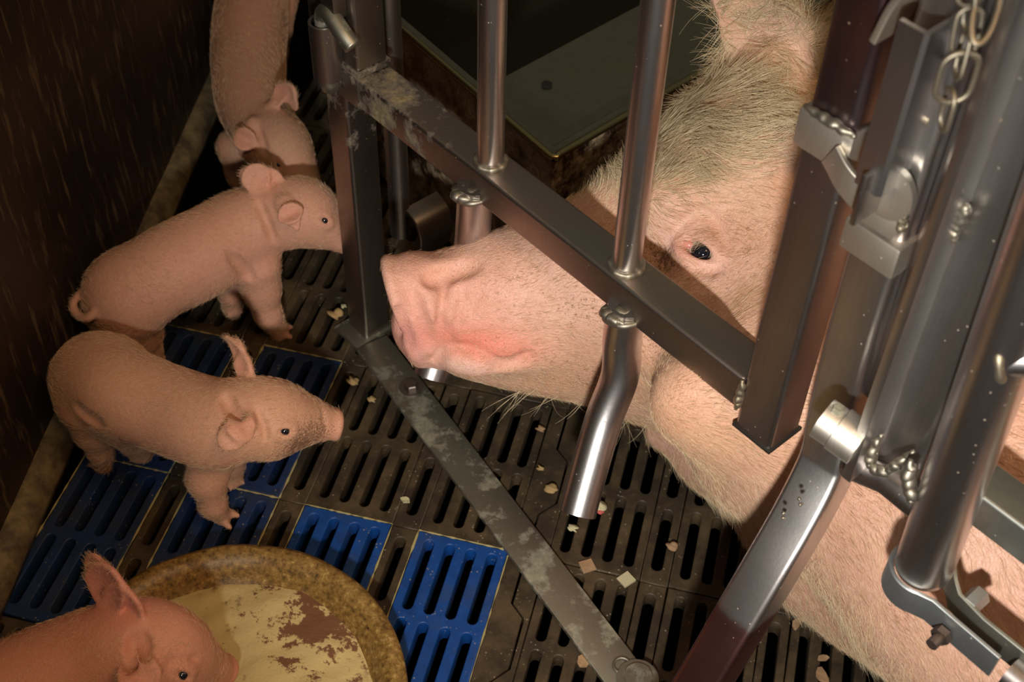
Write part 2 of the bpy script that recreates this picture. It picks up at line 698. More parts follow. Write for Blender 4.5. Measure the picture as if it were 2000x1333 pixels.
def tile_holes(x0, x1, y0, nx):
    hs = []
    cx = (x0 + x1) / 2
    for i in range(nx):
        x = cx + (i - (nx - 1) / 2) * PIT_SL
        for yc in (y0 + RW * .275, y0 + RW * .745):
            hs.append(slot_poly(x, yc, .0056, SL))
    return hs


# columns: (x0,x1) of the four-slot tiles; rails with one slot between
cols_left = [-.276 - TW * k for k in range(4)]      # tile x0
cols_right = [-.132 + TW * k for k in range(9)]
Y0 = .778
rows = [Y0 + RW * k for k in range(-3, 8)]
BLUE = {}        # (col index, row index) -> y-span
floor_me = []


def in_blue(x0, y0):
    return (round(x0, 3), round(y0, 3)) in BLUE


LB = []
for (ci, ys, lab) in (
        (0, (Y0 - RW, Y0 - 2 * RW), None),
):
    pass
blue_spec = [
    (cols_left[0], Y0 - RW, 'bright blue slatted floor panel right of the feed bowl, beside the steel strip'),
    (cols_left[1], Y0 - RW, 'bright blue slatted floor panel touching the top edge of the feed bowl'),
    (cols_left[2], Y0 - RW, 'blue slatted floor panel under the front hoof of the piglet standing above the bowl'),
    (cols_left[2], Y0, 'blue slatted floor panel under the head of the piglet standing above the bowl'),
    (cols_left[3], Y0 - RW, 'dim blue slatted floor panel by the wall, under the pricked ear of the feeding piglet'),
    (cols_left[3], Y0, 'dim blue slatted floor panel beside the wall under the belly of the middle piglet'),
]
blue_set = {(round(a, 3), round(b_, 3)) for a, b_, _ in blue_spec}


def add_mesh_bm(bm, me, dx=0, dy=0):
    n0 = len(bm.verts)
    bm.from_mesh(me)
    bm.verts.ensure_lookup_table()
    for v in bm.verts[n0:]:
        v.co.x += dx
        v.co.y += dy


tile_proto = plate(rect(0.0006, 0.0006, .102 - .0006, RW - .0012), tile_holes(0, .102, 0, 4), -TH, 0)
rail_proto = plate(rect(0, 0, .0298, RW - .0006), [slot_poly(.0149 - .0005, RW * .275, .0062, .041), slot_poly(.0149 - .0005, RW * .745, .0062, .041)], -TH, -.0012)
floor_bm = bmesh.new()
for y0 in rows:
    for x0 in cols_left + cols_right:
        if x0 in cols_left and y0 > 1.9:
            continue
        if (round(x0, 3), round(y0, 3)) not in blue_set:
            add_mesh_bm(floor_bm, tile_proto, x0, y0)
        if x0 != cols_left[0]:
            add_mesh_bm(floor_bm, rail_proto, x0 + .1023, y0)
# joint between the two floor fields: two interlocking plates with a zigzag gap
zig = []
zz = [(-.155, -.0), (-.155, .055), (-.139, .075), (-.139, .135), (-.155, .15), (-.155, RW)]
for y0 in rows:
    for k in (0,):
        l_ = [(-.1735, y0)] + [(x - .0012, y0 + y) for x, y in zz] + [(-.1735, y0 + RW)]
        r_ = [(-.1325, y0)] + [(-.1325, y0 + RW)] + [(x + .0012, y0 + y) for x, y in zz[::-1]]
        for poly in (l_, r_):
            area = sum(poly[i][0] * poly[(i + 1) % len(poly)][1] - poly[(i + 1) % len(poly)][0] * poly[i][1] for i in range(len(poly)))
            add_mesh_bm(floor_bm, plate(poly if area > 0 else poly[::-1], [], -TH, -.0008, .0006))
floor = obj_bm('floor', floor_bm, M_SLATD, smooth=False)
tag(floor, kind='structure')

for x0, y0, lab in blue_spec:
    me = tile_proto.copy()
    me.transform(Matrix.Translation((-.051, -RW / 2, 0)))
    o = bpy.data.objects.new('slatted_floor_panel', me)
    me.materials.append(M_BLUE if x0 > -.45 else M_BLUE_SHADED)
    COL.objects.link(o)
    o.location = (x0 + .051, y0 + RW / 2, .0008)
    tag(o, lab, 'floor panel', 'blue slatted floor panels')
    # dried feed packed into the seams
    bm = bmesh.new()
    rg = np.random.default_rng(int(abs(x0 * 1000)) + int(y0 * 77))
    for (a, b_) in (((-.0512, -RW / 2), (-.0512, RW / 2)), ((.0512, -RW / 2), (.0512, RW / 2)), ((-.051, RW / 2 - .0005), (.051, RW / 2 - .0005))):
        a = np.array(a)
        b_ = np.array(b_)
        n = 26
        pts = [np.append(a + (b_ - a) * i / n, 0) for i in range(n + 1)]
        wd = [abs(rg.normal(.0006, .0005)) + .0002 for _ in pts]
        sweep(bm, pts, lambda i: [(wd[i] * math.cos(q), wd[i] * .8 * math.sin(q)) for q in (0, 1.05, 2.1, 3.14, 4.2, 5.2)])
    obj_bm('feed_seam', bm, M_GROUT, o, smooth=True)
    bpy.data.objects[bpy.data.objects[-1].name]
for o in [o for o in bpy.data.objects if o.name.startswith('feed_seam')]:
    o.data.transform(Matrix.Translation(o.parent.location))
# pit below the slats
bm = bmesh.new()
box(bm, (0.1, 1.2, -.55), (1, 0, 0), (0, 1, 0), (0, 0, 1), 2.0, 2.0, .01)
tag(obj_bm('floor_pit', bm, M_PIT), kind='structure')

# ------------------------------------------------------------------ left wall and ledge
wd = np.array([-.1365, 1.0, 0])
wd /= np.linalg.norm(wd)
wn_ = np.array([wd[1], -wd[0], 0])          # towards the pen
w0 = np.array([-.659, .557, 0]) - wn_ * .012
bm = bmesh.new()
box(bm, w0 + wd * .7 - wn_ * .03 + Z * .45, wd, wn_, Z, 1.6, .02, .5, .002)
tag(obj_bm('wall_left', bm, M_WALL), kind='structure')
bm = bmesh.new()
prof = [(-.022, 0.0), (.012, 0.0), (.014, .014), (.010, .026), (.002, .034), (-.012, .038), (-.022, .038)]
pts = [w0 + wd * y for y in np.linspace(-.9, 2.2, 60)]
fr = []
rings = []
rg = np.random.default_rng(3)
for p in pts:
    j = rg.normal(0, .0006)
    rings.append([bm.verts.new(p + wn_ * (a + j) + Z * (c_ + j)) for a, c_ in prof])
for i in range(len(rings) - 1):
    for j in range(len(prof) - 1):
        bm.faces.new((rings[i][j], rings[i][j + 1], rings[i + 1][j + 1], rings[i + 1][j]))
bmesh.ops.recalc_face_normals(bm, faces=bm.faces[:])
tag(obj_bm('baseboard_left', bm, M_LEDGE, smooth=True), kind='structure')

# ------------------------------------------------------------------ crate side: corner post, floor strip, gate
D = .038


def vtube(bm, s0, t0, z0, z1, w=D, d=D, r=.004):
    """square tube whose near corner edge is (s0 right, t0 front)"""
    c = W(s0 - w / 2, t0 + d / 2, 0)
    sweep(bm, [c + Z * z0, c + Z * z1], rrect(w, d, r), x0=U)
    return bm


post = empty('corner_post', W(-.037, .019, 0), 'brown stained square steel corner post standing on the floor left of the sow snout', 'post')
bm = bmesh.new()
vtube(bm, -.018, 0, .004, .372)
obj_bm('post_tube', bm, M_RAIL, post, auto=40)
bm = bmesh.new()
box(bm, W(-.037, .012, .003), U, N, Z, .024, .030, .003, .001)
obj_bm('foot_plate', bm, M_STRIP, post, auto=40)
bm = bmesh.new()
vtube(bm, -.0600, .016, .374, 1.25, .040, .034)
obj_bm('upper_post', bm, M_DARK, post, auto=40)

# hinge sleeve and pin at the top of the post
hc = PV(637, 92, -.012)
hinge = empty('hinge_sleeve', hc, 'grey pipe hinge sleeve with a bent pin at the top left of the gate', 'hinge')
bm = bmesh.new()
tube_open(bm, [hc - Z * .034, hc + Z * .030], .0155, .003)
obj_bm('sleeve', bm, M_STEEL, hinge, auto=40)
bm = bmesh.new()
pp = bez([hc - Z * .05, hc + Z * .022, hc + Z * .040 + U * .002, hc + Z * .046 + U * .014 - N * .001, hc + Z * .036 + U * .034 - N * .002, hc + Z * .026 + U * .048])
sweep(bm, pp, circ(.0092, 16))
obj_bm('pin', bm, M_STRIP, hinge, smooth=True)
bm = bmesh.new()
box(bm, hc + Z * .058 + U * .014 + N * .004, U, N, Z, .011, .008, .014, .002)
obj_bm('lug', bm, M_DARK, hinge, auto=40)

# strip on the floor
sa, sb = P(726, 672, .003), P(1255, 1372, .003)
sd = (sb - sa) / np.linalg.norm(sb - sa)
sn = np.cross(Z, sd)
strip = empty('floor_strip', (sa + sb) / 2 - Z * .003, 'long flat steel strip lying across the slats under the snout', 'strip')
bm = bmesh.new()
box(bm, (sa + sb) / 2 + Z * .001, sd, sn, Z, np.linalg.norm(sb - sa) / 2, .0215, .003, .0008)
obj_bm('flat_bar', bm, M_STRIP, strip, auto=40)
bm = bmesh.new()
bolt_head(bm, P(803, 757, .0070), Z, .0085, .006)
obj_bm('bolt', bm, M_DARK, strip, auto=35)
bm = bmesh.new()
c_ = P(1215, 1302, .009)
sweep(bm, [c_ + (math.cos(a) * sd + math.sin(a) * sn) * .0085 + Z * .001 for a in np.linspace(0, 2 * math.pi, 25)[:-1]], circ(.0015, 8), closed=True)
c2 = P(1245, 1330, .0072)
sweep(bm, [c2, c2 + Z * .005], circ(.021, 30))
sweep(bm, [c2 + Z * .005, c2 + Z * .010], circ(.014, 30))
obj_bm('washer', bm, M_STRIP, strip, auto=35)

leg0 = empty('curved_crate_post', W(.60, .0, .0), 'curved rectangular steel post sweeping down to the floor right of the gate', 'post')

# the gate ---------------------------------------------------------------
gate = empty('farrowing_crate_gate', W(.27, .019, .37), 'steel crate gate of square rail and round bars in front of the sow head', 'gate')
bm = bmesh.new()
box(bm, W(.235, .0195, .3925), U, N, Z, .292, .0195, .0185, .0035, 3)
obj_bm('rail', bm, M_RAIL, gate, auto=50)
bm = bmesh.new()
box(bm, W(-.058 + .0335, -.0008, .3925), U, N, Z, .0330, .0012, .0180, .0008)
obj_bm('end_plate', bm, M_FILTHY, gate, auto=40)
bm = bmesh.new()
vtube(bm, .008, 0.0, .420, 1.25)
obj_bm('stile', bm, M_DARK, gate, auto=50)
bm = bmesh.new()
box(bm, W(-.011, .019, .4155), U, N, Z, .0215, .0215, .0035, .001)
obj_bm('cap_plate', bm, M_FILTHY, gate, auto=40)
BR = .0128
for s_, nm in ((.190, 'left'), (.372, 'right')):
    b_ = W(s_, .0195, 0)
    bm = bmesh.new()
    sweep(bm, [b_ + Z * .409, b_ + Z * 1.3], circ(BR, 40))
    bar = obj_bm('bar', bm, M_STEEL_R, gate, auto=40)
    bm = bmesh.new()
    rg = np.random.default_rng(int(s_ * 100))
    rr = [b_ + Z * .412 + (U * math.cos(a) + N * math.sin(a)) * (BR + .0012) for a in np.linspace(0, 2 * math.pi, 49)[:-1]]
    sweep(bm, rr, lambda i: circ(.0030 * (1 + .16 * math.sin(i * .9) + .06 * math.sin(i * 2.1)), 10), closed=True)
    obj_bm('weld', bm, M_WELD, bar, smooth=True)
# lower bars, bending outwards at the foot
LR = .0176
for s_, nm in ((.182, 0), (.389, 1)):
    top = W(s_, .008, .384)
    pts = bez([top, W(s_ + .000, .006, .345), W(s_ + (.002 if nm == 0 else .008), .000, .302), W(s_ + .010 + .004 * nm, -.022, .262), W(s_ + .022 + .008 * nm, -.053, .224), W(s_ + .032 + .012 * nm, -.078, .196)], 8)
    bm = bmesh.new()
    tube_open(bm, pts, LR, .0022, 36)
    sweep(bm, [pts[0] + Z * .0005, pts[0] - Z * .0015], circ(LR * .99, 36))
    lb = obj_bm('bent_bar', bm, M_STEEL_R, gate, auto=50)
    bm = bmesh.new()
    weldline(bm, [W(s_ - .015, -.004, .378), W(s_ - .004, -.0125, .3785), W(s_ + .012, -.007, .378)], .0048, 20 + nm)
    weldline(bm, [W(s_ - .012, -.001, .379), W(s_ + .012, -.001, .379)], .0062, 22 + nm)
    rr = [W(s_, .006, .374) + (U * math.cos(a) + N * math.sin(a)) * (LR + .0006) + Z * (.004 * math.cos(a)) for a in np.linspace(0, 2 * math.pi, 49)[:-1]]
    sweep(bm, rr, lambda i: circ(.0030 * (1 + .15 * math.sin(i * .8)), 10), closed=True)
    obj_bm('weld', bm, M_WELD, lb, smooth=True)
# right upright
bm = bmesh.new()
vtube(bm, .5656, 0, .357, .652)
obj_bm('upright', bm, M_STEEL, gate, auto=50)
bm = bmesh.new()
box(bm, W(.5656 - D / 2, .019, .3555), U, N, Z, .0205, .0205, .0016, .0005)
obj_bm('end_cap', bm, plain('black_cap', (.02, .017, .014), .5), gate, auto=40)
bm = bmesh.new()
weldline(bm, [W(.5265, -.0012, .374), W(.527, -.0014, .392), W(.5268, -.0010, .411)], .0036, 1)
obj_bm('weld', bm, M_WELD, gate, smooth=True)
# arch tube above the strap
bm = bmesh.new()
pts = bez([W(.546, .019, .682), W(.546, .019, .73), W(.547, .016, .77), W(.542, .013, .81), W(.528, .011, .86), W(.508, .010, .91)], 8)
sweep(bm, pts, rrect(D, D, .006), x0=U)
obj_bm('arch_tube', bm, steel('painted_red_reflection_steel', base=(.40, .33, .35), rough=(.24, .36), dirt=.03, tint=(.30, .09, .10), tintamt=.55, brush=(30, 30, 2)), gate, auto=50)  # the red reflection is put into the steel colour
# strap clamp
bm = bmesh.new()
box(bm, W(.546, .018, .667), U, N, Z, .0225, .0225, .0150, .003)
obj_bm('strap', bm, M_STRAP, gate, auto=40)
bm = bmesh.new()
weldline(bm, [W(.526, -.003, .684), W(.547, -.004, .6845), W(.568, -.002, .683)], .0036, 2)
obj_bm('weld', bm, M_WELD, gate, smooth=True)
bm = bmesh.new()
box(bm, W(.6005, .017, .612), U, N, Z, .0225, .0225, .0135, .003)
obj_bm('strap', bm, M_STRAP, leg0, auto=40)
bm = bmesh.new()
pts = bez([W(.556, -.006, .664), W(.575, -.010, .655), W(.600, -.008, .645), W(.617, -.004, .640)], 6)
sweep(bm, pts, rrect(.022, .004, .001), x0=Z)
obj_bm('latch_tongue', bm, M_STRAP, gate, auto=40)

# ------------------------------------------------------------------ curved leg post
leg = leg0
bm = bmesh.new()
le = [(1576, 783, 0), (1559, 870, -.005), (1541, 918, -.014), (1496, 1006, -.040), (1440, 1104, -.070), (1373, 1220, -.102), (1328, 1333 - 35, -.122)]
lp_ = [PV(x, y, t) + U * .0195 + N * .019 for x, y, t in le]
dlast = lp_[-1] - lp_[-2]
pts = bez([W(.6005, .019, 1.2), W(.6005, .019, .9), W(.6005, .019, .6)] + lp_ + [lp_[-1] + dlast, lp_[-1] + dlast * 2.6], 7)
sweep(bm, pts, rrect(.0385, .036, .005), x0=U)
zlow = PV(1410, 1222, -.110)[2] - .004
obj_bm('tube', bm, steel('reddish_foot_steel', base=(.66, .64, .62), rough=(.30, .44), dirt=.10, low=(zlow, (.32, .15, .14))), leg, auto=50)  # turns reddish below a set height
bm = bmesh.new()
for k, (px, py, t_) in enumerate(((1530, 1003, -.038), (1530, 1012, -.036), (1561, 975, -.03), (1563, 986, -.032))):
    lumpy(bm, PV(px, py, t_ - .012), .0016, (1, 1, 1), None, k, .4, 2)
obj_bm('weld_spatter', bm, M_WELD, leg, smooth=True)

# ------------------------------------------------------------------ crate side post: flat bar, square tube, latch angle
side = empty('crate_side_post', W(.655, .0, .38), 'tall bundle of flat bar and square tube running up the right side', 'post')
bm = bmesh.new()
box(bm, W(.6525, -.019, .868), U, N, Z, .0040, .017, .430, .0008)
obj_bm('flat_bar', bm, M_STEEL_B, side, auto=40)
bm = bmesh.new()
vtube(bm, .692, -.008, .432, 1.3, .040, .040, .007)
inner_bm = bmesh.new()
vtube(inner_bm, .652, .012, .47, 1.3, .032, .036, .005)
obj_bm('inner_tube', inner_bm, M_STEEL, side, auto=50)
obj_bm('square_tube', bm, M_STEEL_B, side, auto=50)
bm = bmesh.new()
weldline(bm, [PV(1722, 848, -.022), PV(1706, 880, -.026), PV(1700, 908, -.028), PV(1730, 922, -.028), PV(1752, 905, -.024), PV(1785, 882, -.018)], .0038, 4)
obj_bm('weld', bm, M_WELD, side, smooth=True)
bm = bmesh.new()
sweep(bm, [PV(1662, 905, -.01), PV(1735, 935, -.012), PV(1815, 1000, -.012)], circ(.0125, 28))
obj_bm('pipe_stub', bm, M_STEEL, side, auto=50)
bm = bmesh.new()
weldline(bm, [PV(1888, 398, -.014), PV(1884, 418, -.015), PV(1868, 448, -.014), PV(1860, 475, -.013)], .0032, 5)
obj_bm('weld', bm, M_WELD, side, smooth=True)

# latch angle plate
lat = empty('latch_bracket', W(.60, -.03, .66), 'bent steel latch bracket with a bolt below the chain', 'bracket')
bm = bmesh.new()
ang = [(-.020, .0005), (-.0025, .0), (.0, .0025), (.0, .060), (-.0035, .060), (-.0035, .004), (-.020, .004)]
q0 = W(.6085, -.026, 0)
rings = []
for zz_ in (.672, .790):
    rings.append([bm.verts.new(q0 + U * a + N * b_ + Z * (zz_ + (.0 if zz_ < .7 else 0))) for a, b_ in ang])
for j in range(len(ang)):
    k = (j + 1) % len(ang)
    bm.faces.new((rings[0][j], rings[0][k], rings[1][k], rings[1][j]))
bm.faces.new(rings[0][::-1])
bm.faces.new(rings[1])
bmesh.ops.recalc_face_normals(bm, faces=bm.faces[:])
obj_bm('angle_plate', bm, M_STEEL_B, lat, auto=40)
bm = bmesh.new()
bc = PV(1768, 205, .005)
sweep(bm, [bc - U * .004, bc + U * .008], circ(.0085, 6))
sweep(bm, [bc + U * .008, bc + U * .0105], circ(.0095, 24))
sweep(bm, [bc + U * .0105, bc + U * .020], circ(.0052, 20))
obj_bm('bolt', bm, M_WELD, lat, auto=40)
bm = bmesh.new()
weldline(bm, [PV(1788, 240, .006), PV(1782, 262, .005), PV(1775, 285, .004)], .0036, 7)
obj_bm('weld', bm, M_WELD, lat, smooth=True)
bm = bmesh.new()
weldline(bm, [PV(1836, 62, .006), PV(1832, 84, .006), PV(1826, 104, .005)], .0034, 8)
obj_bm('weld', bm, M_WELD, lat, smooth=True)
bm = bmesh.new()
weldline(bm, [PV(1766, 418, -.004), PV(1763, 434, -.004), PV(1758, 450, -.004)], .0036, 9)
obj_bm('weld', bm, M_WELD, lat, smooth=True)
bm = bmesh.new()
pc = PV(1738, 375, -.008)
circle = [(math.cos(a) * .018, math.sin(a) * .020) for a in np.linspace(-.5 * math.pi, .5 * math.pi, 14)] + [(-.012, .020), (-.012, -.020)]
sweep(bm, [pc - N * .002, pc + N * .003], circle, x0=U)
obj_bm('catch_plate', bm, M_STRAP, lat, auto=40)
bm = bmesh.new()
pc = PV(1703, 375, -.020)
box(bm, pc, U, N, Z, .002, .014, .020, .001)
obj_bm('stop_tab', bm, M_STEEL, lat, auto=40)

# curved plate piece at the very top
bm = bmesh.new()
c_ = PV(1790, 30, .0)
sweep(bm, bez([c_ + Z * -.020 - U * .015, c_ + Z * .01 - U * .008, c_ + Z * .03 + U * .006, c_ + Z * .035 + U * .03], 6), rrect(.03, .005, .001), x0=N)
o = obj_bm('hook_plate', bm, M_STRAP, None, auto=40, origin=c_)
tag(o, 'curved steel hook plate above the latch bracket at the top edge', 'hook')

# chain
cpts = [PV(1895, -40, -.05), PV(1893, 18, -.05), PV(1888, 62, -.05), PV(1880, 105, -.05), PV(1868, 152, -.052), PV(1850, 215, -.05)]
chain = empty('chain', cpts[0], 'short steel link chain hanging beside the latch bracket', 'chain')
for i, c_ in enumerate(cpts):
    nx = cpts[i + 1] - c_ if i < len(cpts) - 1 else c_ - cpts[i - 1]
    ax = nx / np.linalg.norm(nx)
    side_ = RC[0] if i % 2 == 0 else RC[2]
    side_ = side_ - ax * (side_ @ ax)
    side_ /= np.linalg.norm(side_)
    L_, w_ = .0095, .0065
    if i == 4:
        L_, w_ = .0125, .0095
    ring = []
    for a in np.linspace(0, 2 * math.pi, 33)[:-1]:
        ring.append(c_ + side_ * w_ * math.cos(a) + ax * (w_ * math.sin(a) + (L_ - w_ + .004) * (1 if math.sin(a) > 0 else -1) * min(1, abs(math.sin(a)) * 4)))
    bm = bmesh.new()
    sweep(bm, ring, circ(.0014 if i != 4 else .0017, 10), closed=True)
    obj_bm('link', bm, M_WELD, chain, smooth=True)
bm = bmesh.new()
ring = [PV(1925, 20, -.05) + ray(1925, 20) * 0 + (RC[0] * (math.cos(a) * .006 + math.sin(a) * .004) - RC[1] * math.sin(a) * .017) @ np.eye(3) for a in np.linspace(0, 2 * math.pi, 33)[:-1]]
sweep(bm, ring, circ(.0018, 10), closed=True)
obj_bm('snap_link', bm, M_WELD, chain, smooth=True)

# shaft collar on the curved post
sc_a, sc_b = PV(1606, 816, -.035), PV(1672, 862, -.030)
col = empty('shaft_collar', (sc_a + sc_b) / 2, 'bright round steel collar with bolt on the curved post', 'collar')
dd = (sc_b - sc_a) / np.linalg.norm(sc_b - sc_a)
bm = bmesh.new()
tube_open(bm, [sc_a, sc_a + dd * .013], .0158, .003, 40)
tube_open(bm, [sc_a + dd * .0135, sc_b + dd * .004], .0172, .003, 40)
sweep(bm, [sc_a + dd * .002, sc_b + dd * .004], circ(.0125, 32))
obj_bm('sleeve', bm, M_STRAP, col, auto=40)
bm = bmesh.new()
bolt_head(bm, sc_a + dd * .009 + Z * .0150, Z + U * .1, .0048, .005, False)
obj_bm('bolt', bm, M_STRIP, col, auto=40)

# ------------------------------------------------------------------ big round pipe on the right, clamps
pb = PV(1808, 1096, -.02)
ptop = PV(2030, 485, -.022)
pdir = (ptop - pb) / np.linalg.norm(ptop - pb)
pipe = empty('round_crate_pipe', pb, 'thick vertical round steel pipe at the right edge', 'pipe')
bm = bmesh.new()
sweep(bm, [pb - pdir * .012, pb - pdir * .010, pb - pdir * .004, pb + pdir * .75], lambda i: circ((.0175, .0198, .0208, .0208)[i], 48), x0=U)
obj_bm('pipe', bm, M_STEEL_R, pipe, auto=50)
bm = bmesh.new()
q = PV(1945, 695, -.030)
hd = np.array([.93, -.12, .36])
hd /= np.linalg.norm(hd)
sweep(bm, [q, q + hd * .02, q + hd * .3], circ(.0125, 32))
o = obj_bm('cross_pipe', bm, M_STEEL_R, pipe, auto=50)
bm = bmesh.new()
fr = frames([q + hd * .004, q + hd * .012])
rr = [fr[0][0] + (fr[0][1] * math.cos(a) + fr[0][2] * math.sin(a)) * .0142 for a in np.linspace(0, 2 * math.pi, 41)[:-1]]
sweep(bm, rr, lambda i: circ(.0030 * (1 + .15 * math.sin(i * .9)), 10), closed=True)
obj_bm('weld', bm, M_WELD, o, smooth=True)
bm = bmesh.new()
weldline(bm, [PV(1780, 900, -.030), PV(1774, 940, -.034), PV(1782, 985, -.038)], .0050, 6)
obj_bm('weld', bm, M_WELD, pipe, smooth=True)

# galvanised clamp round the pipe foot
cl = empty('pipe_clamp', pb - Z * .02, 'galvanised two piece clamp with bolts around the foot of the thick pipe', 'clamp')
zc = .0
cc = pb - Z * .022
CR = .0225
bm = bmesh.new()
arc = []
for a in np.linspace(math.radians(150), math.radians(300), 18):
    arc.append(cc + (U * math.cos(a) + N * math.sin(a)) * CR)
tail = [cc + U * .022 - N * .016, cc + U * .045 - N * .017, cc + U * .080 - N * .018]
path = [p_ for p_ in arc] + tail
sweep(bm, path, lambda i: rrect(.026, .0035, .001), x0=Z)
o = obj_bm('front_half', bm, M_GALV, cl, auto=40)
bm = bmesh.new()
arc = []
for a in np.linspace(math.radians(130), math.radians(30), 14):
    arc.append(cc + Z * .004 + (U * math.cos(a) + N * math.sin(a)) * CR)
tail = [cc + U * .030 + N * .004, cc + U * .055 + N * .000, cc + U * .095 - N * .000]
sweep(bm, arc + tail, lambda i: rrect(.024, .0035, .001), x0=Z)
obj_bm('back_half', bm, M_GALVD, cl, auto=40)
bm = bmesh.new()
q = P(1845, 1205, pb[2] - .012)
bd = N * -1 + Z * -.1
q = cc + U * .040 - N * .021 - Z * .004
sweep(bm, [q, q - N * .006], circ(.0075, 6))
sweep(bm, [q - N * .006, q - N * .015], circ(.0045, 16))
obj_bm('nut', bm, M_RUST, cl, auto=40)
bm = bmesh.new()
q = cc + U * .040 + N * .003 + Z * .006
sweep(bm, [q, q + N * .016], circ(.0078, 6))
obj_bm('bolt', bm, M_GALV, cl, auto=40)
bm = bmesh.new()
q = cc + U * .088 - N * .010 - Z * .006
sweep(bm, [q, q + U * .2], circ(.0125, 28))
o = obj_bm('crate_floor_pipe', bm, M_STEEL, None, auto=50, origin=q)
tag(o, 'brown steel pipe end held in the galvanised clamp at the right edge', 'pipe')

# galvanised square rail behind the pipe
bm = bmesh.new()
ga = PV(1900, 950, .030)
sweep(bm, [ga - U * .02, ga + U * .35], rrect(.034, .034, .003), x0=N)
o = obj_bm('square_rail', bm, M_GALVD, None, auto=50, origin=ga)
tag(o, 'weathered square steel rail behind the thick pipe at the right edge', 'rail')

# ------------------------------------------------------------------ trough
tr = empty('feed_trough', W(.05, .3, 0), 'deep grey steel feed trough with folded rim behind the gate', 'trough')


def sheet(name, corners, th, mat, parent=tr, nrm=None):
    bm = bmesh.new()
    cs = [np.array(c) for c in corners]
    nn = np.cross(cs[1] - cs[0], cs[2] - cs[0])
    nn /= np.linalg.norm(nn)
    a = [bm.verts.new(c) for c in cs]
    b_ = [bm.verts.new(c - nn * th) for c in cs]
    bm.faces.new(a)
    bm.faces.new(b_[::-1])
    k = len(cs)
    for i in range(k):
        bm.faces.new((a[i], b_[i], b_[(i + 1) % k], a[(i + 1) % k]))
    bmesh.ops.recalc_face_normals(bm, faces=bm.faces[:])
    return obj_bm(name, bm, mat, parent, auto=30)


s1, t1 = .130, .160
M_TRW = steel('stained_trough_wall', base=(.20, .15, .10), rough=(.34, .5), dirt=.86, dirt_col=(.17, .13, .08), tint=(.2, .1, .05), tintamt=.5, brush=(20, 20, 2))
sheet('side_wall', [W(s1, t1, .03), W(s1, t1, .298), W(-.34, t1 + .035, .298), W(-.34, t1 + .035, .03)], .003, M_TRW)
sheet('end_wall', [W(s1, t1, .03), W(s1 - .02, .9, .03), W(s1 - .02, .9, .298), W(s1, t1, .298)], .003, M_TRW)
# folded rim
M_RIM = steel('trough_rim', base=(.34, .31, .16), rough=(.24, .36), dirt=.12, dirt_col=(.2, .17, .07), tint=(.4, .33, .1), tintamt=.5, brush=(20, 20, 20))
bm = bmesh.new()
sweep(bm, [W(-.34, t1 + .038, .300), W(s1 - .006, t1 + .003, .300), W(s1 - .002, t1 + .006, .300), W(s1 - .004, t1 + .012, .300), W(s1 - .022, .9, .300)], circ(.0045, 12))
obj_bm('rim', bm, M_RIM, tr, auto=60)
sheet('rim_flange', [W(s1 - .004, t1 + .004, .299), W(s1 - .024, .9, .299), W(s1 - .040, .9, .298), W(s1 - .020, t1 + .018, .298), W(-.34, t1 + .054, .298), W(-.34, t1 + .038, .299)], .002, M_TROUGH)
sheet('inner_step', [W(s1 - .020, t1 + .018, .298), W(s1 - .040, .9, .298), W(s1 - .068, .9, .265), W(s1 - .050, t1 + .045, .265)], .002, plain('dark_step', (.035, .035, .035), .4, .8))
sheet('inner_panel', [W(s1 - .048, t1 + .035, .266), W(s1 - .066, .9, .266), W(s1 - .205, .9, .262), W(s1 - .185, t1 + .050, .262)], .002, M_TROUGH)
sheet('panel_lip', [W(s1 - .185, t1 + .050, .262), W(s1 - .205, .9, .262), W(s1 - .206, .9, .20), W(s1 - .186, t1 + .050, .20)], .002, M_TROUGH)
sheet('back_wall', [W(s1 - .02, .9, .03), W(-.34, .9, .03), W(-.34, .9, .298), W(s1 - .02, .9, .298)], .003, M_TROUGH)
sheet('left_wall', [W(-.34, t1 + .036, .03), W(-.34, .9, .03), W(-.34, .9, .298), W(-.34, t1 + .036, .298)], .003, M_TROUGH)
sheet('bottom', [W(s1 - .004, t1 + .004, .10), W(s1 - .022, .9, .10), W(-.34, .9, .09), W(-.34, t1 + .038, .09)], .002, plain('shaded_trough_bottom', (.012, .012, .009), .7, .3))  # near black: the shade down in the trough is put into the colour
bm = bmesh.new()
hq = P(1068, 166, .2645)
sweep(bm, [hq, hq + Z * .0015], circ(.0065, 20))
obj_bm('screw_hole', bm, plain('dark_hole', (.004, .004, .003), .9), tr)

# hanging short pipe and cup behind the post
ps = empty('crate_bar', W(.075, .11, .1), 'short grey round bar standing behind the corner post', 'bar')
bm = bmesh.new()
q = PV(783, 455, .075)
sweep(bm, [q, q + Z * .6], circ(.0125, 32))
obj_bm('tube', bm, M_DARK, ps, auto=50)
ps.location = Vector(q)
for ch in ps.children:
    ch.data.transform(Matrix.Translation(Vector(W(.075, .11, .1)) - Vector(q)))
bm = bmesh.new()
q = PV(835, 440, .10)
sweep(bm, bez([q + Z * .03 - U * .012, q + Z * .022 + U * .008, q + Z * .0 + U * .016, q - Z * .022 + U * .012, q - Z * .035 + U * .006], 6), lambda i: rrect(.05, .006, .002), x0=N)
o = obj_bm('drinker_bracket', bm, M_DARK, None, auto=40, origin=q)
tag(o, 'small grimy curled bracket low between the corner post and lower bar', 'bracket')

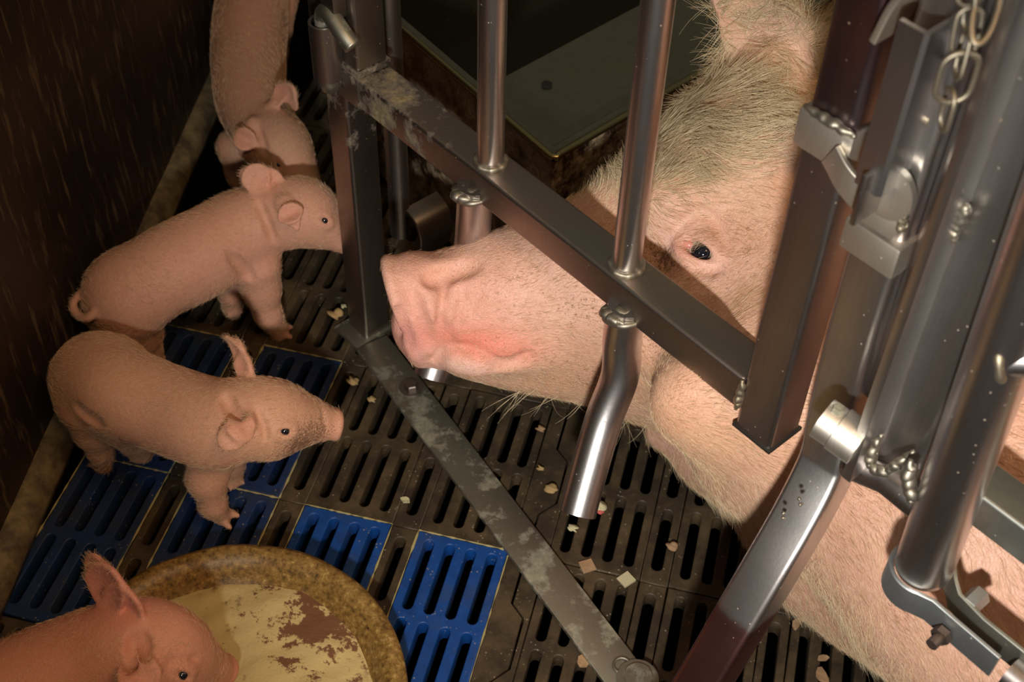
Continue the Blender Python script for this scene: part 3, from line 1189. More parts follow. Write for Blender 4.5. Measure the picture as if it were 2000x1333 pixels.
# ------------------------------------------------------------------ feed bowl
BC = np.array([-.3857, .5137, 0])
bowl = empty('feed_bowl', BC, 'round speckled brown feed bowl at the bottom of the picture', 'bowl')
prof = [(.0, .001), (.150, .001), (.163, .006), (.171, .030), (.1735, .046), (.1725, .053), (.167, .0565), (.160, .056), (.152, .051), (.146, .042), (.138, .028), (.12, .020), (0, .018)]
bm = bmesh.new()
n = 96
rings = []
for r_, z_ in prof:
    if r_ == 0:
        rings.append([bm.verts.new(BC + Z * z_)])
    else:
        rings.append([bm.verts.new(BC + np.array([r_ * math.cos(2 * math.pi * i / n), r_ * math.sin(2 * math.pi * i / n), z_ + .0008 * math.sin(i * .9)])) for i in range(n)])
for a, b_ in zip(rings[:-1], rings[1:]):
    for i in range(n):
        j = (i + 1) % n
        if len(a) == 1:
            bm.faces.new((a[0], b_[j], b_[i]))
        elif len(b_) == 1:
            bm.faces.new((a[i], a[j], b_[0]))
        else:
            bm.faces.new((a[i], a[j], b_[j], b_[i]))
bmesh.ops.recalc_face_normals(bm, faces=bm.faces[:])
obj_bm('dish', bm, M_BOWL, bowl, auto=60)
# feed: a heap with a lumpy top
bm = bmesh.new()
nr, na = 46, 120
rg = np.random.default_rng(11)
ph = rg.uniform(0, 6.28, 24)
fx = rg.uniform(-1, 1, (24, 2)) * np.linspace(20, 260, 24)[:, None]
grid = []
for i in range(nr + 1):
    r_ = .1455 * i / nr
    row = []
    for j in range(na):
        a = 2 * math.pi * j / na
        rr_ = r_ * (1 + (.012 * math.sin(5 * a) + .010 * math.sin(9 * a + 1)) * (i / nr) ** 3)
        x, y = rr_ * math.cos(a), rr_ * math.sin(a)
        h_ = .0385 + sum(math.sin(fx[k] @ np.array([x, y]) + ph[k]) * .0022 / (1 + k * .22) for k in range(24)) * .62
        h_ += .006 * math.exp(-((x - .03) ** 2 + (y + .02) ** 2) / .004) - .010 * (i / nr) ** 6
        hx, hy = BC[0] + x + .352, BC[1] + y - .49
        h_ -= .008 * math.exp(-(hx * hx + hy * hy) / .0016)
        row.append(bm.verts.new((BC[0] + x, BC[1] + y, h_)))
    grid.append(row)
for i in range(nr):
    for j in range(na):
        k = (j + 1) % na
        bm.faces.new((grid[i][j], grid[i + 1][j], grid[i + 1][k], grid[i][k]))
bmesh.ops.remove_doubles(bm, verts=bm.verts[:], dist=1e-6)
o = obj_bm('feed_powder', bm, M_FEED, None, smooth=True, origin=BC + Z * .03)
tag(o, 'pale yellow powdered feed filling the round bowl', 'feed', kind='stuff')

# ------------------------------------------------------------------ crumbs on the slats
crumbs = [
    (655, 614, .0085, M_CRUMB, 'ochre feed crumb on the slats left of the corner post', 'c'),
    (671, 598, .0035, M_PALE, 'tiny pale chip beside the ochre crumb near the post', 'c'),
    (1224, 1130, .0075, M_PALE, 'pale square chip on a slat seam right of the strip', 'f'),
    (1148, 1104, .0075, M_TAN, 'tan shaving on a slat end left of the pale square chip', 'f'),
    (1313, 1068, .0065, M_TAN, 'tan curled shaving beside a slot above the pale square chip', 'c'),
    (1056, 838, .0050, M_TAN, 'small tan flake between slats under the sow jaw', 'c'),
    (1076, 955, .0075, M_CRUMB, 'amber crumb in the zigzag floor joint left of the bent bar foot', 'c'),
    (1172, 990, .0080, M_PALE, 'pale wet scrap hanging in a slot right of the bent bar foot', 'c'),
    (1172, 1000, .0038, plain('red_scrap', (.6, .12, .1), .5), 'tiny red scrap in the slot right of the bent bar foot', 'c'),
    (1118, 1032, .0055, M_PALE, 'greenish chip in the slot just below the bent bar foot', 'c'),
    (1557, 1218, .0070, M_TAN, 'tan shaving on a seam right of the curved post', 'f'),
    (1608, 1285, .0060, M_TAN, 'small tan shaving near the bottom edge under the sow', 'f'),
    (1607, 1318, .0100, M_TAN, 'larger tan shaving at the bottom edge under the sow', 'f'),
    (1697, 1237, .0085, M_PALE, 'long pale chip touching the sow foreleg', 'f'),
    (1141, 1290, .0100, M_TAN, 'pinkish tan shaving beside the lower end of the strip', 'f'),
    (690, 745, .0070, M_CRUMB, 'yellow crumb left of the strip near the corner post', 'c'),
    (726, 780, .0050, M_CRUMB, 'small yellow crumb left of the strip below the corner post', 'c'),
    (508, 1073, .0040, M_PALE, 'white feed fleck on the blue panel by the piglet hoof', 'c'),
    (1056, 915, .0040, M_CRUMB, 'amber grain at the bend of the zigzag floor joint', 'c'),
    (792, 975, .0060, M_PALE, 'pale smear of feed between slats left of the strip', 'f'),
]
for i, (px, py, r_, mt, lab, kd) in enumerate(crumbs):
    bm = bmesh.new()
    c_ = P(px, py, .004)
    if kd == 'c':
        lumpy(bm, c_, r_, (1, .8, .55), None, 300 + i, .45, 3)
        c_ = c_ + Z * (r_ * .35)
        nm = 'feed_crumb'
    else:
        k = 9
        rg = np.random.default_rng(400 + i)
        ang_ = rg.uniform(0, 3.14)
        poly = [(math.cos(2 * math.pi * j / k) * r_ * rg.uniform(.7, 1.2), math.sin(2 * math.pi * j / k) * r_ * .6 * rg.uniform(.7, 1.3)) for j in range(k)]
        if 'square' in lab:
            poly = [(-r_, -r_), (r_, -r_ * .9), (r_ * .9, r_), (-r_ * 1.1, r_ * .9)]
        poly = [(x * math.cos(ang_) - y * math.sin(ang_), x * math.sin(ang_) + y * math.cos(ang_)) for x, y in poly]
        lo = [bm.verts.new((c_[0] + x, c_[1] + y, .0006)) for x, y in poly]
        hi_ = [bm.verts.new((c_[0] + x, c_[1] + y, .0022 + rg.uniform(0, .0015))) for x, y in poly]
        bm.faces.new(lo[::-1])
        bm.faces.new(hi_)
        for j in range(len(poly)):
            q = (j + 1) % len(poly)
            bm.faces.new((lo[j], lo[q], hi_[q], hi_[j]))
        nm = 'wood_shaving'
    o = obj_bm(nm, bm, mt, None, smooth=(kd == 'c'), origin=(c_[0], c_[1], 0))
    tag(o, lab, 'crumb' if kd == 'c' else 'shaving', 'crumbs and shavings on the slatted floor')

# ------------------------------------------------------------------ animals: distance-field bodies
import openvdb


class Field:
    def __init__(self, lo, hi, res):
        self.lo = np.array(lo, np.float32)
        self.res = res
        self.n = np.ceil((np.array(hi) - np.array(lo)) / res).astype(int) + 1
        self.d = np.full(self.n, 0.05, np.float32)

    def _box(self, a, b, r, k):
        m = r + k + 0.012
        lo = np.minimum(a, b) - m
        hi = np.maximum(a, b) + m
        i0 = np.clip(np.floor((lo - self.lo) / self.res).astype(int), 0, self.n)
        i1 = np.clip(np.ceil((hi - self.lo) / self.res).astype(int) + 1, 0, self.n)
        if np.any(i1 <= i0):
            return None
        ax = [self.lo[i] + self.res * np.arange(i0[i], i1[i], dtype=np.float32) for i in range(3)]
        X, Y, Zc = np.meshgrid(*ax, indexing='ij', sparse=True)
        return tuple(slice(i0[i], i1[i]) for i in range(3)), X, Y, Zc

    def _merge(self, sl, d, k, sub):
        o = self.d[sl]
        if sub:
            h = np.clip(.5 - .5 * (o + d) / k, 0, 1)
            self.d[sl] = o * (1 - h) - d * h + k * h * (1 - h)
        else:
            h = np.clip(.5 + .5 * (o - d) / k, 0, 1)
            self.d[sl] = o * (1 - h) + d * h - k * h * (1 - h)

    def cone(self, a, ra, b, rb, k=.01, sub=False, w=None, f=1.0):
        a = np.array(a, np.float32)
        b = np.array(b, np.float32)
        g = self._box(a, b, max(ra, rb) * max(1, f), k)
        if g is None: return
        sl, X, Y, Zc = g
        ba = b - a
        L2 = float(ba @ ba) + 1e-12
        px, py, pz = X - a[0], Y - a[1], Zc - a[2]
        h = np.clip((px * ba[0] + py * ba[1] + pz * ba[2]) / L2, 0, 1)
        vx, vy, vz = px - h * ba[0], py - h * ba[1], pz - h * ba[2]
        q = vx * vx + vy * vy + vz * vz
        if w is not None:
            c = vx * w[0] + vy * w[1] + vz * w[2]
            q = q + c * c * (1 / f ** 2 - 1)
        d = np.sqrt(np.maximum(q, 0)) - (ra + (rb - ra) * h)
        if f > 1: pass
        self._merge(sl, d, k, sub)

    def ell(self, c, r, axes=None, k=.01, sub=False):
        c = np.array(c, np.float32)
        r = np.array(r, np.float32)
        g = self._box(c, c, float(r.max()), k)
        if g is None: return
        sl, X, Y, Zc = g
        p = [X - c[0], Y - c[1], Zc - c[2]]
        if axes is not None:
            A = np.array(axes, np.float32)
            p = [p[0] * A[i][0] + p[1] * A[i][1] + p[2] * A[i][2] for i in range(3)]
        k0 = np.sqrt((p[0] / r[0]) ** 2 + (p[1] / r[1]) ** 2 + (p[2] / r[2]) ** 2)
        k1 = np.sqrt((p[0] / r[0] ** 2) ** 2 + (p[1] / r[1] ** 2) ** 2 + (p[2] / r[2] ** 2) ** 2) + 1e-9
        self._merge(sl, k0 * (k0 - 1) / k1, k, sub)

    def flat(self, a, ra, b, rb, nrm, th, cup=0.0, k=.004):
        """rounded plate, varying half width, cupped by cup*l^2"""
        a = np.array(a, np.float32)
        b = np.array(b, np.float32)
        nrm = np.array(nrm, np.float32)
        g = self._box(a, b, max(ra, rb) + th, k)
        if g is None: return
        sl, X, Y, Zc = g
        ba = b - a
        nrm = nrm - ba * (nrm @ ba) / (ba @ ba)
        nrm /= np.linalg.norm(nrm)
        L2 = float(ba @ ba) + 1e-12
        px, py, pz = X - a[0], Y - a[1], Zc - a[2]
        h = np.clip((px * ba[0] + py * ba[1] + pz * ba[2]) / L2, 0, 1)
        vx, vy, vz = px - h * ba[0], py - h * ba[1], pz - h * ba[2]
        c = vx * nrm[0] + vy * nrm[1] + vz * nrm[2]
        l2 = np.maximum(vx * vx + vy * vy + vz * vz - c * c, 0)
        l = np.sqrt(l2)
        r = ra + (rb - ra) * h
        c = c - cup * l2
        d = np.hypot(np.maximum(l - r + th, 0), c) - th
        self._merge(sl, d, k, False)

    def mesh(self, name, smooth=1):
        g = openvdb.FloatGrid(0.05)
        g.copyFromArray(np.ascontiguousarray(self.d))
        pts, quads = g.convertToQuads(0.0)
        pts = pts.astype(np.float64) * self.res + self.lo
        quads = quads.astype(np.int64)
        # keep the largest connected piece
        n = len(pts)
        lab = np.arange(n)
        e = np.concatenate([quads[:, [0, 1]], quads[:, [1, 2]], quads[:, [2, 3]], quads[:, [3, 0]]])
        for _ in range(400):
            m = np.minimum(lab[e[:, 0]], lab[e[:, 1]])
            l2 = lab.copy()
            np.minimum.at(l2, e[:, 0], m)
            np.minimum.at(l2, e[:, 1], m)
            np.minimum.at(l2, lab[e[:, 0]], m)
            np.minimum.at(l2, lab[e[:, 1]], m)
            l2 = l2[l2]
            l2 = l2[l2]
            if np.array_equal(l2, lab): break
            lab = l2
        u_, c_ = np.unique(lab, return_counts=True)
        keep = lab == u_[c_.argmax()]
        idx = np.cumsum(keep) - 1
        quads = idx[quads[keep[quads[:, 0]]]]
        pts = pts[keep]
        e = np.concatenate([quads[:, [0, 1]], quads[:, [1, 2]], quads[:, [2, 3]], quads[:, [3, 0]]])
        deg = np.bincount(e.ravel(), minlength=len(pts)).astype(float)[:, None]
        for _ in range(smooth):
            s = np.zeros_like(pts)
            for i in range(3):
                s[:, i] = np.bincount(e[:, 0], pts[e[:, 1], i], len(pts)) + np.bincount(e[:, 1], pts[e[:, 0], i], len(pts))
            pts = pts * .4 + s / deg * .6
        # orientation
        q = quads[::97]
        nn = np.cross(pts[q[:, 1]] - pts[q[:, 0]], pts[q[:, 2]] - pts[q[:, 0]])
        cen = pts[q].mean(1)
        nl = nn / (np.linalg.norm(nn, axis=1, keepdims=True) + 1e-12)
        ii = np.clip(((cen + nl * self.res * 1.5 - self.lo) / self.res).round().astype(int), 0, self.n - 1)
        jj = np.clip(((cen - nl * self.res * 1.5 - self.lo) / self.res).round().astype(int), 0, self.n - 1)
        if (self.d[tuple(ii.T)] - self.d[tuple(jj.T)]).mean() < 0:
            quads = quads[:, ::-1]
        me = bpy.data.meshes.new(name)
        me.vertices.add(len(pts))
        me.vertices.foreach_set('co', pts.ravel())
        me.loops.add(quads.size)
        me.loops.foreach_set('vertex_index', quads.ravel().astype(np.int32))
        me.polygons.add(len(quads))
        me.polygons.foreach_set('loop_start', np.arange(0, quads.size, 4, dtype=np.int32))
        me.update(calc_edges=True)
        me.polygons.foreach_set('use_smooth', [True] * len(me.polygons))
        return me, pts, quads


def paint(me, pts, base, spots, dirt=()):
    """skin colour by anatomy, with some shade put in: spots = (point, radius, colour, weight)"""
    col = np.tile(np.array(base, float), (len(pts), 1))
    for p, r, c, w in spots:
        r = np.array(r, float)
        k = w * np.exp(-(((pts - np.array(p)) / r) ** 2).sum(1))[:, None]
        col = col * (1 - k) + np.array(c) * k
    a = me.color_attributes.new('tint', 'FLOAT_COLOR', 'POINT')
    a.data.foreach_set('color', np.concatenate([col, np.ones((len(pts), 1))], 1).ravel().astype(np.float32))
    dv = np.zeros(len(pts))
    for p, r, w in dirt:
        dv = np.maximum(dv, w * np.exp(-(((pts - np.array(p)) / np.array(r, float)) ** 2).sum(1)))
    b_ = me.attributes.new('dirt', 'FLOAT', 'POINT')
    b_.data.foreach_set('value', dv.astype(np.float32))


def vnoise(p, freq, seed):
    rg = np.random.default_rng(seed)
    out = np.zeros((len(p), 3))
    for k in range(7):
        w = rg.normal(0, 1, 3) * freq
        out += np.sin(p @ w + rg.uniform(0, 6.28))[:, None] * rg.normal(0, 1, 3)
    return out / 3.0


def fur(name, pts, quads, mask, direction, n, mat, parent, seed=0, rad=.00014, lift=.25, seg=5, curl=.25, wild=.2, droop=0.0):
    """bristles as hair curves; mask(points, normals)->(density, length)"""
    rg = np.random.default_rng(seed)
    a, b_, c_, d_ = (pts[quads[:, i]] for i in range(4))
    nr = np.cross(c_ - a, d_ - b_)
    ar = np.linalg.norm(nr, axis=1)
    nr /= ar[:, None] + 1e-12
    cen = (a + b_ + c_ + d_) / 4
    dens, _ = mask(cen, nr)
    w = ar * dens
    if w.sum() <= 0: return None
    f = rg.choice(len(quads), n, p=w / w.sum())
    s, t = rg.random(n)[:, None], rg.random(n)[:, None]
    root = (a[f] * (1 - s) + b_[f] * s) * (1 - t) + (d_[f] * (1 - s) + c_[f] * s) * t
    nn = nr[f]
    _, ln = mask(root, nn)
    ln = ln * rg.uniform(.55, 1.15, n)
    d0 = direction(root, nn)
    d0 = d0 + vnoise(root, 28, seed + 1) * curl + vnoise(root, 110, seed + 2) * curl * .6 + rg.normal(0, wild, (n, 3))
    tg = d0 - nn * (d0 * nn).sum(1)[:, None]
    tg /= np.linalg.norm(tg, axis=1)[:, None] + 1e-9
    P_ = np.zeros((n, seg, 3))
    P_[:, 0] = root - nn * .0004
    bend = rg.normal(0, .10, (n, 3)) + vnoise(root, 60, seed + 9) * .25
    lf = lift * rg.uniform(.5, 1.6, n)[:, None]
    for i in range(1, seg):
        u_ = i / (seg - 1)
        dr = tg + nn * lf * (1 - u_ * .7) + bend * u_ - np.array([0, 0, droop]) * u_
        dr /= np.linalg.norm(dr, axis=1)[:, None]
        P_[:, i] = P_[:, i - 1] + dr * (ln / (seg - 1))[:, None]
    off = np.array(parent_world(parent))
    P_ -= off
    hc = bpy.data.hair_curves.new(name)
    hc.add_curves([seg] * n)
    hc.points.foreach_set('position', P_.reshape(-1, 3).ravel().astype(np.float32))
    rr_ = (np.linspace(1, .25, seg)[None, :] * (rad * rg.uniform(.7, 1.25, n))[:, None]).ravel()
    hc.points.foreach_set('radius', rr_.astype(np.float32))
    hc.materials.append(mat)
    o = bpy.data.objects.new(name, hc)
    COL.objects.link(o)
    o.parent = parent
    return o


def unit(v):
    v = np.array(v, float)
    return v / np.linalg.norm(v)


def ball(name, c, r, mat, parent, scale=(1, 1, 1), axes=None, sub=3):
    bm = bmesh.new()
    ret = bmesh.ops.create_icosphere(bm, subdivisions=sub, radius=1.0)
    ax = np.eye(3) if axes is None else np.array(axes)
    for v in ret['verts']:
        q = np.array(v.co) * r * np.array(scale)
        v.co = Vector(np.array(c) + ax.T @ q)
    return obj_bm(name, bm, mat, parent, smooth=True)


# ------------------------------------------------------------------ the sow
E_ = P(1371, 491, .378)                     # near eye
Nc = P(802, 600, .268)                     # snout disc centre
F = np.array([-.892, -.452, 0])
for _ in range(6):
    Lh = np.array([F[1], -F[0], 0])         # to the far side of the head
    Hc = E_ + Lh * .084
    F = unit([Nc[0] - Hc[0], Nc[1] - Hc[1], 0])
Lh = np.array([F[1], -F[0], 0])
UP = np.array([0, 0, 1.0])
Hc[2] = Nc[2]
HAX = np.stack([F, Lh, UP])


def mid(px, py, l=0.0):
    """point seen at a pixel on the plane l to the far side of the head's middle plane"""
    d = ray(px, py)
    return CP + d * (((Hc + Lh * l - CP) @ Lh) / (d @ Lh))


def pxy(p):
    c = RC @ (np.array(p) - CP)
    return c[:2] / c[2] * FPX + np.array([1000, 666.5])


sow = empty('sow', W(.9, .25, 0), 'large pink sow with blond bristles pushing her snout out between the crate bars', 'sow')
S = Field((-.42, .30, -.01), (1.02, 1.30, .66), .0034)
# head and neck as smooth cross-sections along the head's axis: (x, top, bottom) of the outline, half width
secs = []
for x, top, bot, aw in ((816, 508, 700, .046), (850, 498, 722, .050), (900, 486, 741, .055), (960, 462, 757, .061), (1030, 437, 772, .069), (1100, 410, 785, .077),
                        (1160, 376, 803, .083), (1215, 335, 828, .088), (1270, 280, 850, .094), (1330, 232, 872, .100), (1400, 185, 900, .106), (1480, 160, 935, .114), (1570, 150, 985, .124), (1660, 170, 1040, .135)):
    c_ = mid(x, (top + bot) / 2)
    vL = np.linalg.norm(pxy(c_ + Lh * .05) - pxy(c_)) / .05 * abs(unit(pxy(c_ + Lh * .05) - pxy(c_))[1])
    vU = abs((pxy(c_ + UP * .05) - pxy(c_))[1]) / .05
    hh = (bot - top) / 2
    b_ = math.sqrt(max(hh ** 2 - (aw * vL) ** 2, 25.0)) / vU
    secs.append(((c_ - Hc) @ F, c_[2], aw, b_))
secs = np.array(secs)[::-1]
secs[:, 3] = np.minimum(secs[:, 3], secs[:, 1] - .004)
fs = np.linspace(secs[0, 0], secs[-1, 0], 90)
# smooth resampling
cs_ = np.stack([np.interp(fs, secs[:, 0], secs[:, k]) for k in (1, 2, 3)], 1)
for _ in range(10):
    cs_[1:-1] = (cs_[:-2] + 2 * cs_[1:-1] + cs_[2:]) / 4


def sect(S, k=.02):
    ax = [S.lo[i] + S.res * np.arange(S.n[i], dtype=np.float32) for i in range(3)]
    ix = (ax[0] > -.40) & (ax[0] < .24)
    iy = (ax[1] > .70) & (ax[1] < 1.25)
    sl = (slice(ix.argmax(), ix.argmax() + ix.sum()), slice(iy.argmax(), iy.argmax() + iy.sum()), slice(None))
    X, Y = np.meshgrid(ax[0][sl[0]] - Hc[0], ax[1][sl[1]] - Hc[1], indexing='ij')
    f = X * F[0] + Y * F[1]
    l = X * Lh[0] + Y * Lh[1]
    cz, aa, bb = (np.interp(f, fs, cs_[:, k_])[:, :, None] for k_ in range(3))
    x = np.abs(l[:, :, None]) / aa
    z = np.abs(ax[2][None, None, :] - cz) / bb
    e = 2.25
    k0 = (x ** e + z ** e) ** (1 / e)
    d = (k0 - 1) * np.minimum(aa, bb) * (.6 + .4 * np.minimum(k0, 1))
    end = np.maximum(f - fs[-1], fs[0] - f)[:, :, None]
    d = np.where(end > 0, np.hypot(np.maximum(d, 0), end), d)
    d = np.maximum(d, end - 0.0)
    S._merge(sl, d.astype(np.float32), k, False)


sect(S)
# trunk
S1, S2, S3 = np.array([.13, .895, .265]), np.array([.35, .765, .255]), np.array([.95, .36, .26])
nk = Hc + F * secs[2, 0]
S.cone(np.array([nk[0], nk[1], .27]), .13, S1, .165, .06)
S.cone(S1, .165, S2, .205, .06)
S.cone(S2, .205, S3, .235, .06)
S.ell(S2 + np.array([.10, .0, .0]), (.17, .20, .20), None, .06)
# brisket and forelegs resting on the slats
S.cone(P(1285, 852, .045), .012, P(1400, 898, .060), .034, .02)
S.cone(P(1400, 898, .060), .034, P(1530, 950, .085), .058, .03)
S.cone(P(1530, 950, .085), .058, P(1660, 1050, .10), .082, .04)
S.cone(P(1660, 1050, .10), .082, P(1790, 1105, .11), .105, .05)
S.cone(P(1700, 1165, .055), .052, P(1905, 1290, .05), .050, .03)
S.cone(P(1905, 1290, .05), .050, P(2080, 1420, .045), .040, .03)


def march(px, py, t0=.7, t1=1.9, S=None):
    """where the sight line through a pixel first meets the body, and the outward normal there"""
    d = ray(px, py)
    d = d / np.linalg.norm(d)
    S = S or globals()['S']

    def val(p):
        q = (p - S.lo) / S.res
        i = np.floor(q).astype(int)
        if np.any(i < 1) or np.any(i > S.n - 3): return .05
        w = q - i
        c = S.d[i[0]:i[0] + 2, i[1]:i[1] + 2, i[2]:i[2] + 2]
        c = c[0] * (1 - w[0]) + c[1] * w[0]
        c = c[0] * (1 - w[1]) + c[1] * w[1]
        return float(c[0] * (1 - w[2]) + c[1] * w[2])
    t = t0
    while t < t1:
        v = val(CP + d * t)
        if v < .0002: break
        t += max(min(v, .02) * .7, .0006)
    p = CP + d * t
    g = np.array([val(p + e) - val(p - e) for e in np.eye(3) * .006])
    return p, g / (np.linalg.norm(g) + 1e-9)


def on(px, py, dep=0.0, S=None):
    p, n_ = march(px, py, S=S)
    return p - n_ * dep


def groove(pix, r, k, dep=0.0, sub=True, S=None):
    S = S or globals()['S']
    ps = [on(x, y, dep, S) for x, y in pix]
    ps = bez(ps, 5)
    m_ = len(ps) - 1
    for i in range(m_):
        e0, e1 = (min(1, .35 + 3 * min(j, m_ - j) / m_) for j in (i, i + 1))
        S.cone(ps[i], r * e0, ps[i + 1], r * e1, k, sub)


# cheek, brow and jaw forms
p_, n_ = march(1330, 640)
S.ell(p_ - n_ * .030, (.085, .045, .060), HAX, .04)
p_, n_ = march(1320, 395)
S.ell(p_ - n_ * .014, (.040, .022, .026), HAX, .025)
p_, n_ = march(1010, 700)
S.ell(p_ - n_ * .010, (.060, .018, .020), HAX, .02)
p_, n_ = march(1450, 770)
S.ell(p_ - n_ * .03, (.10, .05, .07), HAX, .05)
S.ell(on(852, 520, .006), (.012, .010, .009), HAX, .010)
# snout disc and rim
ec = mid(787, 604, 0)
dn = unit(F * .975 - UP * .215)
dup = unit(UP * .975 + F * .215)
for off_, r_ in ((-.030, .040), (-.021, .040), (-.012, .041)):
    S.flat(ec + F * off_ - dup * .016, r_, ec + F * off_ + dup * .018, r_, dn, .008, 0, .012)
S.flat(ec - dup * .024, .0425, ec + dup * .023, .0405, dn, .0070, 0, .006)
S.cone(ec - dup * .052 - F * .012 - Lh * .022, .0125, ec - dup * .050 - F * .016 + Lh * .01, .013, .012)
S.cone(ec - dup * .030 - F * .012, .030, ec - dup * .044 - F * .030, .022, .02)
for sgn in (-1, 1):
    S.ell(ec + F * .010 + Lh * sgn * .018 - UP * .004, (.012, .0090, .014), HAX, .004, sub=True)
# folds
groove([(802, 560), (812, 605), (832, 650), (846, 690)], .0062, .007, -.001)
groove([(778, 600), (786, 640), (800, 690)], .0050, .006, .001)
groove([(866, 630), (862, 662), (856, 690)], .0036, .006)
groove([(880, 640), (878, 665), (876, 680)], .0022, .005)
groove([(830, 545), (856, 543), (890, 528), (930, 520)], .0042, .010)
groove([(868, 560), (862, 600), (856, 640)], .0016, .006)
groove([(905, 560), (900, 600), (893, 640)], .0013, .006)
groove([(940, 570), (925, 590), (918, 620)], .0012, .005)
# mouth
groove([(842, 706), (866, 694), (905, 684), (945, 700), (985, 716), (1015, 706), (1036, 690)], .0056, .005, .001)
lp = [on(x, y, .010) for x, y in ((858, 716), (890, 716), (930, 722), (962, 728))]
for i in range(3):
    S.cone(lp[i], (.011, .015, .015, .010)[i], lp[i + 1], (.011, .015, .015, .010)[i + 1], .007)
# near eye built from where the sight lines meet the skin
EL = []
p0, n0 = march(1371, 491)
pa, _ = march(1330, 482)
pb_, _ = march(1402, 505)
ev = unit(n0 * .7 + unit(CP - p0) * .6)
ax1 = unit(unit(pb_ - pa) - UP * .18)
ax1 = unit(ax1 - ev * (ax1 @ ev))
ax3 = unit(np.cross(ax1, ev))
if ax3[2] < 0: ax3 = -ax3
ax1 = unit(np.cross(ev, ax3)) * (1 if (np.cross(ev, ax3) @ (pb_ - pa)) > 0 else -1)
EAX = np.stack([ax1, ev, ax3])
ER = .0125
c_ = p0 - ev * (ER * .55)
S.ell(c_ - ev * .004, (.030, .018, .028), EAX, .012)
S.ell(c_ + ev * .013, (.0172, .013, .0120), EAX, .0035, sub=True)
S.cone(c_ + ev * .014 - ax1 * .012, .0048, c_ + ev * .011 - ax1 * .024 + ax3 * .001, .0020, .004, sub=True)
for up_, rr_ in ((1, .0072), (-1, .0040)):
    prev = None
    for a in np.linspace(-1.3, 1.25, 9):
        q = c_ + ev * (.0138 * math.cos(a * .7) + .0005) + ax1 * math.sin(a) * (.0195 + (.006 if a < 0 else 0)) + ax3 * up_ * math.cos(a) * (.0132 if up_ > 0 else .0128)
        if prev is not None:
            S.cone(prev, rr_, q, rr_, .004)
        prev = q
EL.append((c_, ev))
# folds of skin round the eye
for dy, rr_, wd_ in ((-34, .0020, 40), (-50, .0024, 52), (-72, .0026, 56)):
    groove([(1371 - wd_, 491 + dy * .35), (1371 - wd_ * .5, 491 + dy * .9), (1371, 491 + dy * 1.05), (1371 + wd_ * .5, 491 + dy * .75), (1371 + wd_ * .9, 491 + dy * .1)], rr_, .006)
groove([(1345, 515), (1375, 530), (1405, 528)], .0018, .006)
# far eye mirrored
mirror = lambda q: q - 2 * Lh * ((q - Hc) @ Lh)
mdir = lambda q: q - 2 * Lh * (q @ Lh)
c2, ev2 = mirror(c_), mdir(ev)
S.ell(c2 + ev2 * .012, (.015, .011, .0098), np.stack([mdir(ax1), ev2, mdir(ax3)]), .0035, sub=True)
EL.append((c2, ev2))
# ears
eb_, em_, et_, ez_ = mid(1518, 128, .055), mid(1508, 60, .062), mid(1466, -30, .072), mid(1425, -110, .075)
nm = unit(F * .62 - Lh * .70 + UP * .1)
S.cone(mid(1510, 200, .04), .050, eb_, .036, .03)
S.flat(eb_ + (eb_ - em_) * .35, .043, em_, .045, nm, .0048, 6.0, .012)
S.flat(em_, .045, et_, .037, nm, .0042, 7.0, .006)
S.flat(et_, .037, ez_, .012, nm, .0038, 7.0, .006)
eb_, em_, et_ = mid(1640, 360, -.085), mid(1640, 270, -.088), mid(1648, 195, -.092)
nm2 = unit(-Lh * .8 + F * .45 + UP * .2)
S.flat(eb_, .030, em_, .032, nm2, .005, 5.0, .014)
S.flat(em_, .032, et_, .018, nm2, .0045, 5.0, .008)
me, spts, squads = S.mesh('sow_body', 2)
PINK, RED, PALE = (.80, .33, .30), (.80, .13, .10), (.86, .66, .56)
BASE = (.82, .53, .41)
